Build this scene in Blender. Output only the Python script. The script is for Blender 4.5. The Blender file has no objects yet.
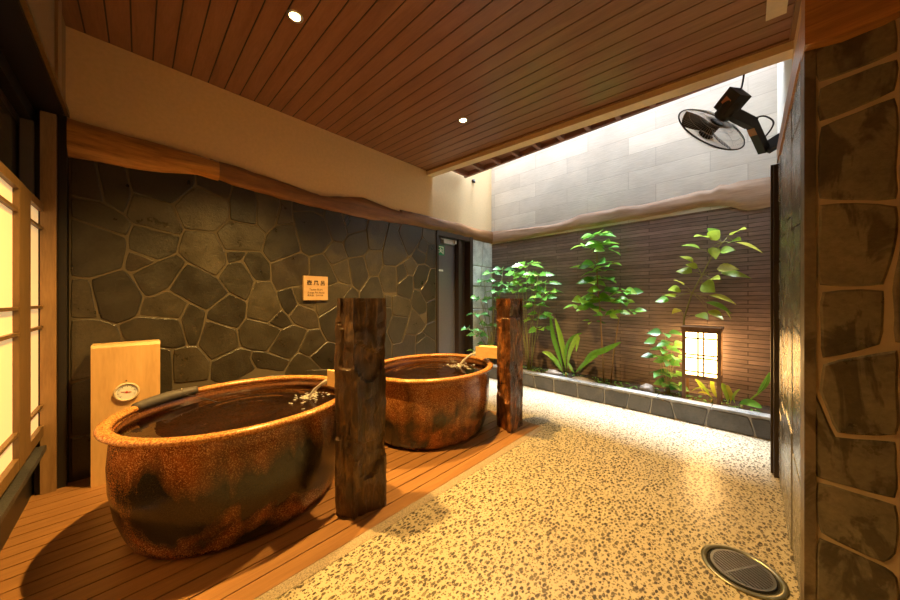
import bpy, bmesh, math, random
from mathutils import Vector, Matrix, noise
random.seed(7)
C = bpy.context.scene.collection
sc = bpy.context.scene
V = Vector

# ------------------------------------------------------------------ survey helpers (measured sight lines -> metres)
F = 304.4; CY = 299.5; H = 1.2
ANG = math.atan(298 / 304.4); S_, C_ = math.sin(ANG), math.cos(ANG)
def ray(px, py):
    u = px - 450
    return V((-S_ * F + C_ * u, C_ * F + S_ * u, CY - py))
def onX(px, py, X): D = ray(px, py); t = X / D.x; return V((X, D.y * t, H + D.z * t))
def onY(px, py, Y): D = ray(px, py); t = Y / D.y; return V((D.x * t, Y, H + D.z * t))

# ------------------------------------------------------------------ materials
def newmat(name):
    m = bpy.data.materials.new(name); m.use_nodes = True
    nt = m.node_tree; b = nt.nodes['Principled BSDF']
    return m, nt, b
def N(nt, t, **kw):
    n = nt.nodes.new(t)
    for k, v in kw.items():
        if k.startswith('i_'): n.inputs[k[2:].replace('_', ' ')].default_value = v
        else: setattr(n, k, v)
    return n
def L(nt, a, b): nt.links.new(a, b)
def coords(nt, scale=(1, 1, 1), rot=(0, 0, 0), loc=(0, 0, 0)):
    g = N(nt, 'ShaderNodeTexCoord'); mp = N(nt, 'ShaderNodeMapping')
    mp.inputs['Scale'].default_value = scale; mp.inputs['Rotation'].default_value = rot; mp.inputs['Location'].default_value = loc
    L(nt, g.outputs['Object'], mp.inputs['Vector']); return mp.outputs['Vector']
def ramp(nt, fac, stops):
    r = N(nt, 'ShaderNodeValToRGB'); el = r.color_ramp.elements
    while len(el) > 1: el.remove(el[0])
    el[0].position = stops[0][0]; el[0].color = (*stops[0][1], 1)
    for p, c in stops[1:]:
        e = el.new(p); e.color = (*c, 1)
    L(nt, fac, r.inputs['Fac']); return r.outputs['Color']
def noisen(nt, vec, scale, detail=4, rough=.55, dist=0):
    n = N(nt, 'ShaderNodeTexNoise'); n.inputs['Scale'].default_value = scale; n.inputs['Detail'].default_value = detail
    n.inputs['Roughness'].default_value = rough; n.inputs['Distortion'].default_value = dist
    L(nt, vec, n.inputs['Vector']); return n.outputs['Fac']
def mixc(nt, fac, a, b, mode='MIX'):
    m = N(nt, 'ShaderNodeMix', data_type='RGBA', blend_type=mode)
    if isinstance(fac, (int, float)): m.inputs['Factor'].default_value = fac
    else: L(nt, fac, m.inputs['Factor'])
    for i, x in ((6, a), (7, b)):
        if isinstance(x, tuple): m.inputs[i].default_value = (*x, 1)
        else: L(nt, x, m.inputs[i])
    return m.outputs[2]
def mathn(nt, op, a, b=0.0):
    m = N(nt, 'ShaderNodeMath', operation=op)
    for i, x in enumerate((a, b)):
        if isinstance(x, (int, float)): m.inputs[i].default_value = x
        else: L(nt, x, m.inputs[i])
    return m.outputs[0]
def bump(nt, b, h, strength=.3, dist=.01):
    n = N(nt, 'ShaderNodeBump'); n.inputs['Strength'].default_value = strength; n.inputs['Distance'].default_value = dist
    L(nt, h, n.inputs['Height']); L(nt, n.outputs['Normal'], b.inputs['Normal'])
def plain(name, col, rough=.5, metal=0, spec=.5):
    m, nt, b = newmat(name); b.inputs['Base Color'].default_value = (*col, 1)
    b.inputs['Roughness'].default_value = rough; b.inputs['Metallic'].default_value = metal
    b.inputs['Specular IOR Level'].default_value = spec
    v = coords(nt); n = noisen(nt, v, 40, 3)
    c = mixc(nt, n, tuple(x * .88 for x in col), tuple(min(1, x * 1.1) for x in col)); L(nt, c, b.inputs['Base Color'])
    return m
def emis(name, col, strength):
    m, nt, b = newmat(name); b.inputs['Base Color'].default_value = (*col, 1)
    b.inputs['Emission Color'].default_value = (*col, 1); b.inputs['Emission Strength'].default_value = strength
    b.inputs['Roughness'].default_value = .6
    return m
def wood(name, c1, c2, axis=1, scale=6, rough=.45, stretch=12, bmp=.25, spec=.5):
    m, nt, b = newmat(name)
    s = [stretch] * 3; s[axis] = 1
    v = coords(nt, tuple(s))
    n = noisen(nt, v, scale * .35, 5, .6, .8); n2 = noisen(nt, v, scale * 2.5, 3)
    f = mathn(nt, 'ADD', mathn(nt, 'MULTIPLY', n, .75), mathn(nt, 'MULTIPLY', n2, .3))
    c = ramp(nt, f, [(.3, c1), (.7, c2)])
    L(nt, c, b.inputs['Base Color']); b.inputs['Roughness'].default_value = rough
    b.inputs['Specular IOR Level'].default_value = spec
    bump(nt, b, f, bmp, .004); return m
def stone(name, cols, rough=.45, spec=.5, stain=None):
    m, nt, b = newmat(name)
    g = N(nt, 'ShaderNodeNewGeometry'); r = ramp(nt, g.outputs['Random Per Island'], [(i / max(1, len(cols) - 1), c) for i, c in enumerate(cols)])
    v = coords(nt); n = noisen(nt, v, 6, 6, .65); n2 = noisen(nt, v, 60, 4, .7)
    c = mixc(nt, 1.0, r, ramp(nt, n, [(.25, (.55, .55, .55)), (.75, (1.35, 1.3, 1.2))]), 'MULTIPLY')
    c = mixc(nt, .6, c, ramp(nt, n2, [(.3, (.7, .7, .7)), (.72, (1.35, 1.35, 1.35))]), 'MULTIPLY')
    if stain:
        n3 = noisen(nt, coords(nt, (1, 1, .45)), 7, 4, .6, 1.2)
        c = mixc(nt, ramp(nt, n3, [(.5, (0, 0, 0)), (.56, (1, 1, 1))]), c, mixc(nt, 1.0, c, stain, 'MULTIPLY'))
    L(nt, c, b.inputs['Base Color'])
    rr = ramp(nt, n, [(.3, (rough - .12,) * 3), (.7, (rough + .15,) * 3)]); L(nt, rr, b.inputs['Roughness'])
    b.inputs['Specular IOR Level'].default_value = spec
    f = mathn(nt, 'ADD', n, mathn(nt, 'MULTIPLY', n2, .5)); bump(nt, b, f, .5, .012); return m

M = {}
M['stone_dark'] = stone('slate_stone', [(.015, .0135, .010), (.036, .032, .022), (.021, .019, .014), (.055, .047, .031), (.027, .021, .015)], .36, .6)
M['stone_grey'] = stone('pale_slate', [(.56, .60, .65), (.72, .76, .82), (.62, .67, .73)], .5)
M['stone_right'] = stone('brown_slate', [(.14, .12, .10), (.19, .165, .13), (.16, .14, .11)], .36, .5, (.45, .42, .4))
M['stone_curb'] = stone('curb_slate', [(.06, .06, .062), (.09, .09, .092), (.05, .05, .053)], .4)
M['stone_coping'] = stone('coping_slate', [(.26, .28, .30), (.34, .36, .38)], .3)
M['grout'] = plain('grout', (.085, .068, .043), .85)
M['grout_right'] = plain('grout_right', (.42, .33, .24), .8)
M['grout_grey'] = plain('grout_grey', (.34, .33, .31), .85)
M['corner'] = stone('rough_corner', [(.16, .125, .09)], .5, .5, (.5, .45, .4))
M['slate_wet'] = stone('wet_slate', [(.10, .095, .085), (.13, .12, .11)], .22, .8)
M['plaster'] = plain('lamp_tinted_plaster', (.74, .53, .28), .9)  # warm lamp light is painted into this plaster's colour
M['plaster_skylight_tint'] = plain('skylight_tinted_plaster', (.82, .82, .80), .9)  # same right wall plaster, whitened to paint in the skylight
M['plaster_daylight_tint'] = plain('daylight_tinted_plaster', (.74, .56, .33), .9)  # same left wall plaster, toned paler to paint in daylight
M['plaster_brown'] = plain('brown_plaster', (.30, .20, .11), .9)
M['black'] = plain('black_lacquer', (.012, .01, .009), .45)
M['darkframe'] = plain('dark_bronze_frame', (.035, .022, .016), .4)
M['door'] = plain('dark_grey_door', (.17, .165, .19), .3, .3)
M['silver'] = plain('silver_metal', (.55, .55, .55), .35, .8)
M['steel'] = plain('drain_steel', (.42, .40, .36), .35, 1)
M['brass_ring'] = plain('drain_ring', (.32, .31, .22), .3, .9)
M['greypanel'] = plain('grey_recess_panel', (.10, .085, .07), .5)
M['void'] = plain('drain_void', (.01, .01, .008), .9)
M['green'] = plain('exit_green', (.02, .30, .13), .5)
M['white'] = plain('white_print', (.82, .85, .82), .5)
M['ink'] = plain('black_ink', (.025, .015, .01), .7)
M['red'] = plain('red_needle', (.5, .02, .02), .5)
M['fanblack'] = plain('fan_black', (.014, .012, .012), .55)
M['cage'] = plain('pale_cage_wire', (.62, .62, .64), .35, .3)
M['copper_label'] = plain('copper_label', (.42, .17, .07), .4)
M['blade'] = plain('grey_fan_blade', (.05, .05, .055), .3)
M['concrete_soil'] = plain('dark_soil', (.035, .025, .016), .95)
M['rubber'] = plain('dark_rubber', (.07, .06, .055), .5)
M['cable_white'] = plain('white_cable', (.8, .75, .65), .4)
M['ceilplate'] = plain('beige_plate', (.62, .5, .34), .6)
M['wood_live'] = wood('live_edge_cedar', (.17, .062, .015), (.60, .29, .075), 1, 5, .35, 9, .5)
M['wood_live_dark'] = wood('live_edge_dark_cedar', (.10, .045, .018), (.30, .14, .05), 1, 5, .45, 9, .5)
M['wood_far'] = wood('weathered_live_edge', (.22, .135, .085), (.44, .30, .21), 0, 5, .7, 8, .6)
M['wood_lintel'] = wood('lintel_cedar', (.19, .075, .022), (.52, .24, .07), 0, 6, .35, 14, .3)
M['cypress'] = wood('cypress_board', (.52, .31, .12), (.72, .47, .21), 2, 4, .45, 7, .1)
M['spoutwood'] = wood('spout_cypress', (.70, .44, .17), (.88, .62, .30), 0, 4, .4, 7, .1)
M['plaquewood'] = wood('plaque_wood', (.40, .25, .13), (.52, .35, .19), 1, 4, .6, 6, .1)
M['post'] = wood('pale_post', (.20, .11, .045), (.38, .23, .10), 2, 6, .5, 10, .3)
M['shojiwood'] = wood('shoji_cedar', (.11, .06, .02), (.20, .115, .042), 2, 6, .45, 12, .15)
M['lanternwood'] = wood('lantern_cedar', (.09, .045, .02), (.19, .10, .045), 2, 6, .45, 12, .2)
M['eave'] = wood('eave_cedar', (.16, .06, .04), (.30, .13, .09), 0, 6, .55, 10, .2)
M['beam'] = plain('tan_beam', (.72, .56, .36), .75)
M['cornice'] = plain('brown_cornice', (.22, .11, .045), .5)
M['shoji'] = emis('shoji_paper_backlit', (1.0, .70, .32), .52)
M['lamp'] = emis('downlight_lens', (1.0, .62, .28), 60)
M['lantern'] = emis('lantern_paper', (1.0, .58, .20), 20.0)

# window glass with streaked reflections painted into its colour
m, nt, b = newmat('painted_reflection_glass'); M['glass'] = m
v = coords(nt, (1, 1, 30)); n = noisen(nt, v, 4, 3)
L(nt, ramp(nt, n, [(.3, (.20, .17, .12)), (.7, (.42, .37, .28))]), b.inputs['Base Color'])
b.inputs['Metallic'].default_value = .85; b.inputs['Roughness'].default_value = .22

# water
m, nt, b = newmat('tub_water'); M['water'] = m
b.inputs['Base Color'].default_value = (.55, .36, .22, 1); b.inputs['Transmission Weight'].default_value = 1
b.inputs['Roughness'].default_value = .03; b.inputs['IOR'].default_value = 1.33
bump(nt, b, noisen(nt, coords(nt), 9, 3), .12, .02)
m, nt, b = newmat('running_water'); M['stream'] = m
b.inputs['Base Color'].default_value = (.95, .92, .88, 1); b.inputs['Transmission Weight'].default_value = .55
b.inputs['Roughness'].default_value = .15; b.inputs['IOR'].default_value = 1.33

# glazed pot: dark olive drips over speckled red brown
def potmat(name, off, zb=.0):
    m, nt, b = newmat(name)
    v = coords(nt, (1, 1, .8), (0, 0, 0), off)
    big = noisen(nt, v, 2.6, 3, .5, .6)
    sp = noisen(nt, coords(nt), 170, 3, .75); mid = noisen(nt, v, 16, 4)
    base = ramp(nt, mid, [(.3, (.13, .03, .008)), (.65, (.30, .085, .018))])
    speck = mixc(nt, ramp(nt, sp, [(.52, (0, 0, 0)), (.60, (1, 1, 1))]), base, (.66, .36, .11))
    dark = mixc(nt, ramp(nt, sp, [(.55, (0, 0, 0)), (.7, (.5, .5, .5))]), (.022, .018, .010), (.09, .06, .03))
    sx = N(nt, 'ShaderNodeSeparateXYZ'); L(nt, v, sx.inputs[0]); tc = N(nt, 'ShaderNodeTexCoord'); s2 = N(nt, 'ShaderNodeSeparateXYZ'); L(nt, tc.outputs['Object'], s2.inputs[0])
    band = mathn(nt, 'MULTIPLY', mathn(nt, 'ABSOLUTE', mathn(nt, 'SUBTRACT', s2.outputs['Z'], .22)), -.6)
    drip = noisen(nt, coords(nt, (9, 9, .8), (0, 0, 0), off), 1.6, 2)
    big = mathn(nt, 'ADD', mathn(nt, 'ADD', mathn(nt, 'MULTIPLY', big, .8), mathn(nt, 'MULTIPLY', drip, .13)), mathn(nt, 'ADD', band, .135 + zb))
    c = mixc(nt, ramp(nt, big, [(.47, (0, 0, 0)), (.60, (1, 1, 1))]), speck, dark)
    L(nt, c, b.inputs['Base Color']); b.inputs['Roughness'].default_value = .22
    b.inputs['Specular IOR Level'].default_value = .6
    bump(nt, b, mid, .12, .01); return m
M['pot1'] = potmat('speckled_glaze_near', (3.1, .4, .0), .03); M['pot2'] = potmat('speckled_glaze_far', (.7, 2.6, .35), -.005)
def glaze(name, a, c2):
    m, nt, b = newmat(name); sp = noisen(nt, coords(nt), 120, 3, .75)
    L(nt, ramp(nt, sp, [(.42, a), (.58, c2)]), b.inputs['Base Color']); b.inputs['Roughness'].default_value = .25
    return m
M['rim'] = glaze('speckled_rim_glaze', (.26, .08, .02), (.64, .32, .10))
M['potin'] = glaze('dark_inner_glaze', (.09, .032, .012), (.17, .065, .022))

# charred rugged pillar
def pillarmat(name, stops, sc_):
    m, nt, b = newmat(name)
    v = coords(nt, (4, 4, 1)); n = noisen(nt, v, 6, 6, .65, 1.0); n2 = noisen(nt, coords(nt, (1, 1, 1)), sc_, 5, .65)
    c = ramp(nt, mathn(nt, 'ADD', mathn(nt, 'MULTIPLY', n, .5), mathn(nt, 'MULTIPLY', n2, .5)), stops)
    L(nt, c, b.inputs['Base Color']); b.inputs['Roughness'].default_value = .3
    b.inputs['Specular IOR Level'].default_value = .6
    bump(nt, b, n, .9, .02); return m
M['pillar1'] = pillarmat('petrified_dark', [(.35, (.03, .015, .007)), (.50, (.075, .036, .013)), (.60, (.19, .10, .03)), (.7, (.36, .2, .07))], 5)
M['pillar2'] = pillarmat('petrified_rust', [(.40, (.03, .012, .005)), (.52, (.10, .035, .012)), (.60, (.34, .13, .035)), (.7, (.5, .24, .07))], 6)

# ceiling boards: colour only, grooves are geometry
M['ceiling'] = wood('ceiling_cedar', (.17, .071, .037), (.29, .138, .080), 0, 4, .3, 10, .08)
M['deck'] = wood('deck_board', (.22, .10, .034), (.35, .175, .062), 1, 5, .38, 14, .15)

# washed pebble floor
m, nt, b = newmat('pebble_wash'); M['pebble'] = m
def pebbles(scale, off, lo, hi, st=(1, 1, 0)):
    w = coords(nt, (scale * st[0], scale * st[1], 1), (0, 0, off), (off * 3, off * 7, 0))
    wn = N(nt, 'ShaderNodeTexNoise'); wn.inputs['Scale'].default_value = 1.3; L(nt, w, wn.inputs['Vector'])
    mm = N(nt, 'ShaderNodeVectorMath', operation='MULTIPLY_ADD'); L(nt, wn.outputs['Color'], mm.inputs[0]); mm.inputs[1].default_value = (.55, .55, 0); L(nt, w, mm.inputs[2])
    vo = N(nt, 'ShaderNodeTexVoronoi', voronoi_dimensions='2D'); vo.inputs['Scale'].default_value = 1; L(nt, mm.outputs[0], vo.inputs['Vector'])
    sep = N(nt, 'ShaderNodeSeparateColor'); L(nt, vo.outputs['Color'], sep.inputs[0])
    th = mathn(nt, 'ADD', mathn(nt, 'MULTIPLY', sep.outputs[0], hi - lo), lo)
    d_ = mathn(nt, 'SUBTRACT', th, vo.outputs['Distance'])
    f = mathn(nt, 'MULTIPLY', d_, 14); f.node.use_clamp = True
    return f, sep.outputs[1]
f1, r1 = pebbles(60, .4, .16, .50, (1, .6)); f2, r2 = pebbles(95, 1.3, .05, .40, (.7, 1))
n = noisen(nt, coords(nt), 90, 3); nl = noisen(nt, coords(nt), 1.6, 3)
mort = mixc(nt, n, (.44, .38, .26), (.58, .51, .37))
mort = mixc(nt, ramp(nt, nl, [(.35, (0, 0, 0)), (.65, (.35, .35, .35))]), mort, (.38, .31, .20))
c = mixc(nt, f1, mort, ramp(nt, r1, [(0, (.035, .026, .018)), (.5, (.08, .06, .038)), (.85, (.16, .13, .075)), (1, (.25, .21, .14))]))
c = mixc(nt, f2, c, ramp(nt, r2, [(0, (.07, .052, .034)), (1, (.24, .20, .13))]))
L(nt, c, b.inputs['Base Color']); b.inputs['Roughness'].default_value = .28; b.inputs['Specular IOR Level'].default_value = .5
hh = mathn(nt, 'MAXIMUM', f1, f2); bump(nt, b, mathn(nt, 'ADD', hh, mathn(nt, 'MULTIPLY', nl, 3)), .35, .006)
m, nt, b = newmat('washed_grit'); M['grit'] = m
n = noisen(nt, coords(nt), 160, 3, .8); L(nt, ramp(nt, n, [(.35, (.16, .12, .08)), (.6, (.42, .34, .24))]), b.inputs['Base Color']); b.inputs['Roughness'].default_value = .6
bump(nt, b, n, .4, .004)

# long thin dark cladding bricks, and large pale blocks
def bricks(name, c1, c2, mortar, w, h, ms, rough, bmp, tint, spec=.4):
    m, nt, b = newmat(name)
    g = N(nt, 'ShaderNodeTexCoord'); sp = N(nt, 'ShaderNodeSeparateXYZ'); L(nt, g.outputs['Object'], sp.inputs[0])
    cb = N(nt, 'ShaderNodeCombineXYZ'); L(nt, sp.outputs['X'], cb.inputs[0]); L(nt, sp.outputs['Z'], cb.inputs[1])
    wob = noisen(nt, g.outputs['Object'], 1.5, 2); z2 = mathn(nt, 'ADD', sp.outputs['Z'], mathn(nt, 'MULTIPLY', wob, .02)); L(nt, z2, cb.inputs[1])
    br = N(nt, 'ShaderNodeTexBrick', offset=.37); L(nt, cb.outputs[0], br.inputs['Vector'])
    br.inputs['Color1'].default_value = (*c1, 1); br.inputs['Color2'].default_value = (*c2, 1); br.inputs['Mortar'].default_value = (*mortar, 1)
    br.inputs['Scale'].default_value = 1; br.inputs['Brick Width'].default_value = w; br.inputs['Row Height'].default_value = h
    br.inputs['Mortar Size'].default_value = ms; br.inputs['Mortar Smooth'].default_value = .3; br.inputs['Bias'].default_value = -.1
    n = noisen(nt, coords(nt, (2, 1, 14)), 5, 5, .65); nb = noisen(nt, coords(nt), 2.2, 4)
    c = mixc(nt, .8, br.outputs['Color'], ramp(nt, n, [(.3, tint[0]), (.7, tint[1])]), 'MULTIPLY')
    c = mixc(nt, .5, c, ramp(nt, nb, [(.3, (.8, .8, .8)), (.7, (1.2, 1.2, 1.2))]), 'MULTIPLY')
    L(nt, c, b.inputs['Base Color']); b.inputs['Roughness'].default_value = rough; b.inputs['Specular IOR Level'].default_value = spec
    hgt = mathn(nt, 'SUBTRACT', mathn(nt, 'MULTIPLY', n, .7), br.outputs['Fac'])
    bump(nt, b, hgt, bmp, .012); return m
M['cladding'] = bricks('dark_cladding', (.18, .13, .12), (.28, .205, .19), (.045, .03, .026), .85, .043, .0030, .42, .8, ((.7, .7, .7), (1.3, 1.3, 1.3)))
M['blocks'] = bricks('pale_blocks', (.56, .54, .50), (.68, .66, .61), (.47, .45, .42), .78, .215, .004, .85, .4, ((.92, .92, .92), (1.06, 1.06, 1.06)))

# leaves
def leafmat(name, cols, rough=.35):
    m, nt, b = newmat(name)
    g = N(nt, 'ShaderNodeNewGeometry')
    c = ramp(nt, g.outputs['Random Per Island'], cols)
    n = noisen(nt, coords(nt), 30, 3)
    c = mixc(nt, .5, c, ramp(nt, n, [(.3, (.75, .75, .75)), (.7, (1.2, 1.2, 1.2))]), 'MULTIPLY')
    L(nt, c, b.inputs['Base Color']); b.inputs['Roughness'].default_value = rough
    b.inputs['Subsurface Weight'].default_value = 0
    tr = N(nt, 'ShaderNodeBsdfTranslucent'); L(nt, c, tr.inputs['Color'])
    mx = N(nt, 'ShaderNodeMixShader'); mx.inputs[0].default_value = .35
    out = nt.nodes['Material Output']; L(nt, b.outputs[0], mx.inputs[1]); L(nt, tr.outputs[0], mx.inputs[2]); L(nt, mx.outputs[0], out.inputs['Surface'])
    return m
M['leaf'] = leafmat('green_leaves', [(0, (.08, .26, .04)), (.4, (.16, .44, .05)), (.75, (.28, .56, .07)), (1, (.38, .62, .10))])
M['leaf_dark'] = leafmat('dark_green_leaves', [(0, (.06, .20, .06)), (.5, (.12, .33, .08)), (1, (.22, .48, .10))])
M['leaf_lanternlit'] = leafmat('lantern_tinted_leaves', [(0, (.18, .44, .05)), (.4, (.36, .52, .06)), (1, (.62, .56, .08))])  # green leaves yellowed to paint in the lantern's light
M['stem'] = plain('green_brown_stem', (.28, .27, .09), .6)
M['stem_brown'] = plain('brown_stem', (.25, .15, .06), .6)
M['rock'] = stone('grey_rock', [(.20, .19, .19), (.3, .28, .27)], .6)

# ------------------------------------------------------------------ mesh helpers
class MB:
    def __init__(s): s.bm = bmesh.new()
    def box(s, a, b, rot=None, piv=None, bev=0):
        a, b = V(a), V(b); ps = [V((x, y, z)) for x in (a.x, b.x) for y in (a.y, b.y) for z in (a.z, b.z)]
        if rot is not None:
            pv = V(piv) if piv is not None else (a + b) / 2
            ps = [pv + rot @ (p - pv) for p in ps]
        vs = [s.bm.verts.new(p) for p in ps]
        fs = [s.bm.faces.new([vs[i] for i in q]) for q in ((0, 1, 3, 2), (4, 6, 7, 5), (0, 4, 5, 1), (2, 3, 7, 6), (0, 2, 6, 4), (1, 5, 7, 3))]
        if bev:
            es = list({e for f in fs for e in f.edges}); bmesh.ops.bevel(s.bm, geom=es, offset=bev, segments=2, affect='EDGES', profile=.7)
        return vs
    def cable(s, pts, r, seg=6):
        pts = [V(p) for p in pts]; o = []
        for i in range(len(pts) - 1):
            a, c, p_, q_ = pts[i], pts[i + 1], pts[max(0, i - 1)], pts[min(len(pts) - 1, i + 2)]
            for k in range(6):
                u = k / 6; o.append(.5 * ((2 * a) + (c - p_) * u + (2 * p_ - 5 * a + 4 * c - q_) * u * u + (3 * a - p_ - 3 * c + q_) * u ** 3))
        s.tube(o + [pts[-1]], r, seg)
    def tube(s, pts, r, seg=8, caps=True):
        pts = [V(p) for p in pts]; rs = r if isinstance(r, (list, tuple)) else [r] * len(pts)
        rings = []; prev = None
        for i, p in enumerate(pts):
            t = (pts[min(i + 1, len(pts) - 1)] - pts[max(i - 1, 0)]).normalized()
            if prev is None: a = t.orthogonal().normalized()
            else: a = (prev - t * prev.dot(t)).normalized()
            prev = a; bb = t.cross(a)
            rings.append([s.bm.verts.new(p + (a * math.cos(k * math.tau / seg) + bb * math.sin(k * math.tau / seg)) * rs[i]) for k in range(seg)])
        for i in range(len(rings) - 1):
            for k in range(seg):
                s.bm.faces.new((rings[i][k], rings[i][(k + 1) % seg], rings[i + 1][(k + 1) % seg], rings[i + 1][k]))
        if caps: s.bm.faces.new(rings[0][::-1]); s.bm.faces.new(rings[-1])
    def lathe(s, prof, c=(0, 0, 0), sx=1, sy=1, seg=64, mat=None, close=False):
        c = V(c); rings = []
        for (r, z) in prof:
            if r < 1e-6:
                p = V((0, 0, z)); p = (mat @ p if mat else p) + c; rings.append([s.bm.verts.new(p)])
            else:
                ring = []
                for k in range(seg):
                    p = V((r * sx * math.cos(k * math.tau / seg), r * sy * math.sin(k * math.tau / seg), z))
                    ring.append(s.bm.verts.new((mat @ p if mat else p) + c))
                rings.append(ring)
        pr = list(zip(rings, rings[1:])) + ([(rings[-1], rings[0])] if close else [])
        for A, B in pr:
            for k in range(seg):
                q = [A[k % len(A)], A[(k + 1) % len(A)], B[(k + 1) % len(B)], B[k % len(B)]]
                u = []
                for x in q:
                    if x not in u: u.append(x)
                if len(u) > 2: s.bm.faces.new(u)
    def prism(s, poly, ext):
        a = [s.bm.verts.new(V(p)) for p in poly]; b = [s.bm.verts.new(V(p) + V(ext)) for p in poly]
        n = len(a); s.bm.faces.new(a[::-1]); s.bm.faces.new(b)
        for i in range(n): s.bm.faces.new((a[i], a[(i + 1) % n], b[(i + 1) % n], b[i]))
    def sphere(s, c, r, sub=2, scl=(1, 1, 1), jit=0):
        g = bmesh.ops.create_icosphere(s.bm, subdivisions=sub, radius=1)
        for v in g['verts']:
            k = 1 + (jit * noise.noise(v.co * 2.1 + V(c) * 9) if jit else 0)
            v.co = V(c) + V((v.co.x * scl[0], v.co.y * scl[1], v.co.z * scl[2])) * r * k
    def obj(s, name, mat, parent=None, smooth=False, loc=None):
        bmesh.ops.recalc_face_normals(s.bm, faces=s.bm.faces)
        me = bpy.data.meshes.new(name); s.bm.to_mesh(me); s.bm.free()
        if smooth:
            for p in me.polygons: p.use_smooth = True
        me.materials.append(mat); o = bpy.data.objects.new(name, me); C.objects.link(o)
        if parent is not None:
            o.parent = parent
            if loc is None: o.matrix_parent_inverse = Matrix.Translation(parent.location).inverted()
        if loc is not None: o.location = loc
        return o
def tag(o, label, cat=None, group=None, kind=None):
    o['label'] = label
    if cat: o['category'] = cat
    if group: o['group'] = group
    if kind: o['kind'] = kind
    return o
def thing(name, loc, label, cat, group=None):
    o = bpy.data.objects.new(name, None); o.location = loc; o.empty_display_size = .1; C.objects.link(o)
    return tag(o, label, cat, group)
def struct(o, label=None):
    o['kind'] = 'structure'
    if label: o['label'] = label
    return o
def sbox(name, mat, *boxes, label=None, parent=None):
    b = MB()
    for a in boxes: b.box(*a)
    o = b.obj(name, mat, parent)
    return struct(o, label) if parent is None else o
def autosmooth(o, ang=35):
    me = o.data
    for p in me.polygons: p.use_smooth = True
    bm = bmesh.new(); bm.from_mesh(me)
    for e in bm.edges:
        if len(e.link_faces) == 2 and e.calc_face_angle(0) > math.radians(ang): e.smooth = False
    bm.to_mesh(me); bm.free()

def area2(p): return .5 * sum(p[i][0] * p[(i + 1) % len(p)][1] - p[(i + 1) % len(p)][0] * p[i][1] for i in range(len(p)))
def inset(poly, d):
    if area2(poly) < 0: poly = poly[::-1]
    n = len(poly); out = []
    for i in range(n):
        p0, p1, p2 = V(poly[i - 1]), V(poly[i]), V(poly[(i + 1) % n])
        e1 = (p1 - p0).normalized(); e2 = (p2 - p1).normalized()
        n1 = V((-e1.y, e1.x)); n2 = V((-e2.y, e2.x)); q = n1 + n2
        k = q.length_squared
        out.append(p1 + (q * (2 * d / k) if k > .5 else n1 * d))
    return out
def stones_mesh(polys, to3, nrm, thick, gap, mat, name, parent=None, label=None):
    """each polygon (2D on its wall) becomes one rough-edged flagstone standing proud of the grout"""
    bm = bmesh.new(); nrm = V(nrm)
    for k, P in enumerate(polys):
        pts = [V(p) for p in P]
        if abs(area2([tuple(p) for p in pts])) < 4e-4: continue
        # round corners and jitter: subdivide edges
        ins = inset([tuple(p) for p in pts], gap)
        sub = []
        m_ = len(ins)
        for i in range(m_):
            a, b_ = ins[i], ins[(i + 1) % m_]; ln = (b_ - a).length; ns = max(2, int(ln / .035))
            for j in range(ns):
                p = a.lerp(b_, j / ns)
                if j == 0: p = p * .55 + (ins[i - 1].lerp(a, 1 - min(.5, .02 / max(.02, (a - ins[i - 1]).length))) + a.lerp(b_, min(.5, .02 / max(ln, .02)))) * .225
                w = V((noise.noise(V((p.x * 9, p.y * 9, k))), noise.noise(V((p.x * 9, p.y * 9, k + 50))))) * .006
                sub.append(p + w)
        a_in = inset([tuple(p) for p in sub], .006)
        if len(a_in) != len(sub): continue
        if area2([tuple(p) for p in sub]) < 0: sub = sub[::-1]
        h = thick * random.uniform(.7, 1.1)
        v0 = [bm.verts.new(to3(p)) for p in sub]
        v1 = [bm.verts.new(to3(p) + nrm * (h - .005)) for p in sub]
        v2 = [bm.verts.new(to3(p) + nrm * h) for p in a_in]
        n_ = len(sub)
        for A, B in ((v0, v1), (v1, v2)):
            for i in range(n_): bm.faces.new((A[i], A[(i + 1) % n_], B[(i + 1) % n_], B[i]))
        try: bm.faces.new(v2)
        except ValueError: pass
    bmesh.ops.recalc_face_normals(bm, faces=bm.faces)
    me = bpy.data.meshes.new(name); bm.to_mesh(me); bm.free(); me.materials.append(mat)
    o = bpy.data.objects.new(name, me); C.objects.link(o)
    if parent: o.parent = parent
    return o

# ------------------------------------------------------------------ dimensions
LX = -3.18; YF = 4.29; YC = 2.77; RX = .2; YN = 1.63; BX = 1.8; YB = -.47; TOP = 3.78
def cz(x): return 2.802 - .0575 * x            # sloping ceiling

# ------------------------------------------------------------------ floor and deck
sbox('floor', M['pebble'], ((-1.353, YB, -.12), (BX, 3.80, 0)), ((LX, 2.66, -.12), (-1.353, 3.80, -.0005)), label='cream floor of washed pebbles set in mortar')
sbox('floor_border', M['grit'], ((-1.41, YB, -.10), (-1.353, 2.66, .0015)), label='narrow gritty stone strip between deck and pebble floor')
b = MB(); x = -1.412; k = 0
while x > LX + .04:
    b.box((x - .0890, YB, -.028), (x, 2.66, .002 if k == 0 else .001), bev=.0015); x -= .0955; k += 1
dk = struct(b.obj('floor_deck', M['deck']), 'reddish brown timber deck boards under the pot baths')
sbox('floor_deck_bed', M['void'], ((LX, YB, -.12), (-1.412, 2.66, -.03)), label='dark bed beneath the deck boards')

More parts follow.
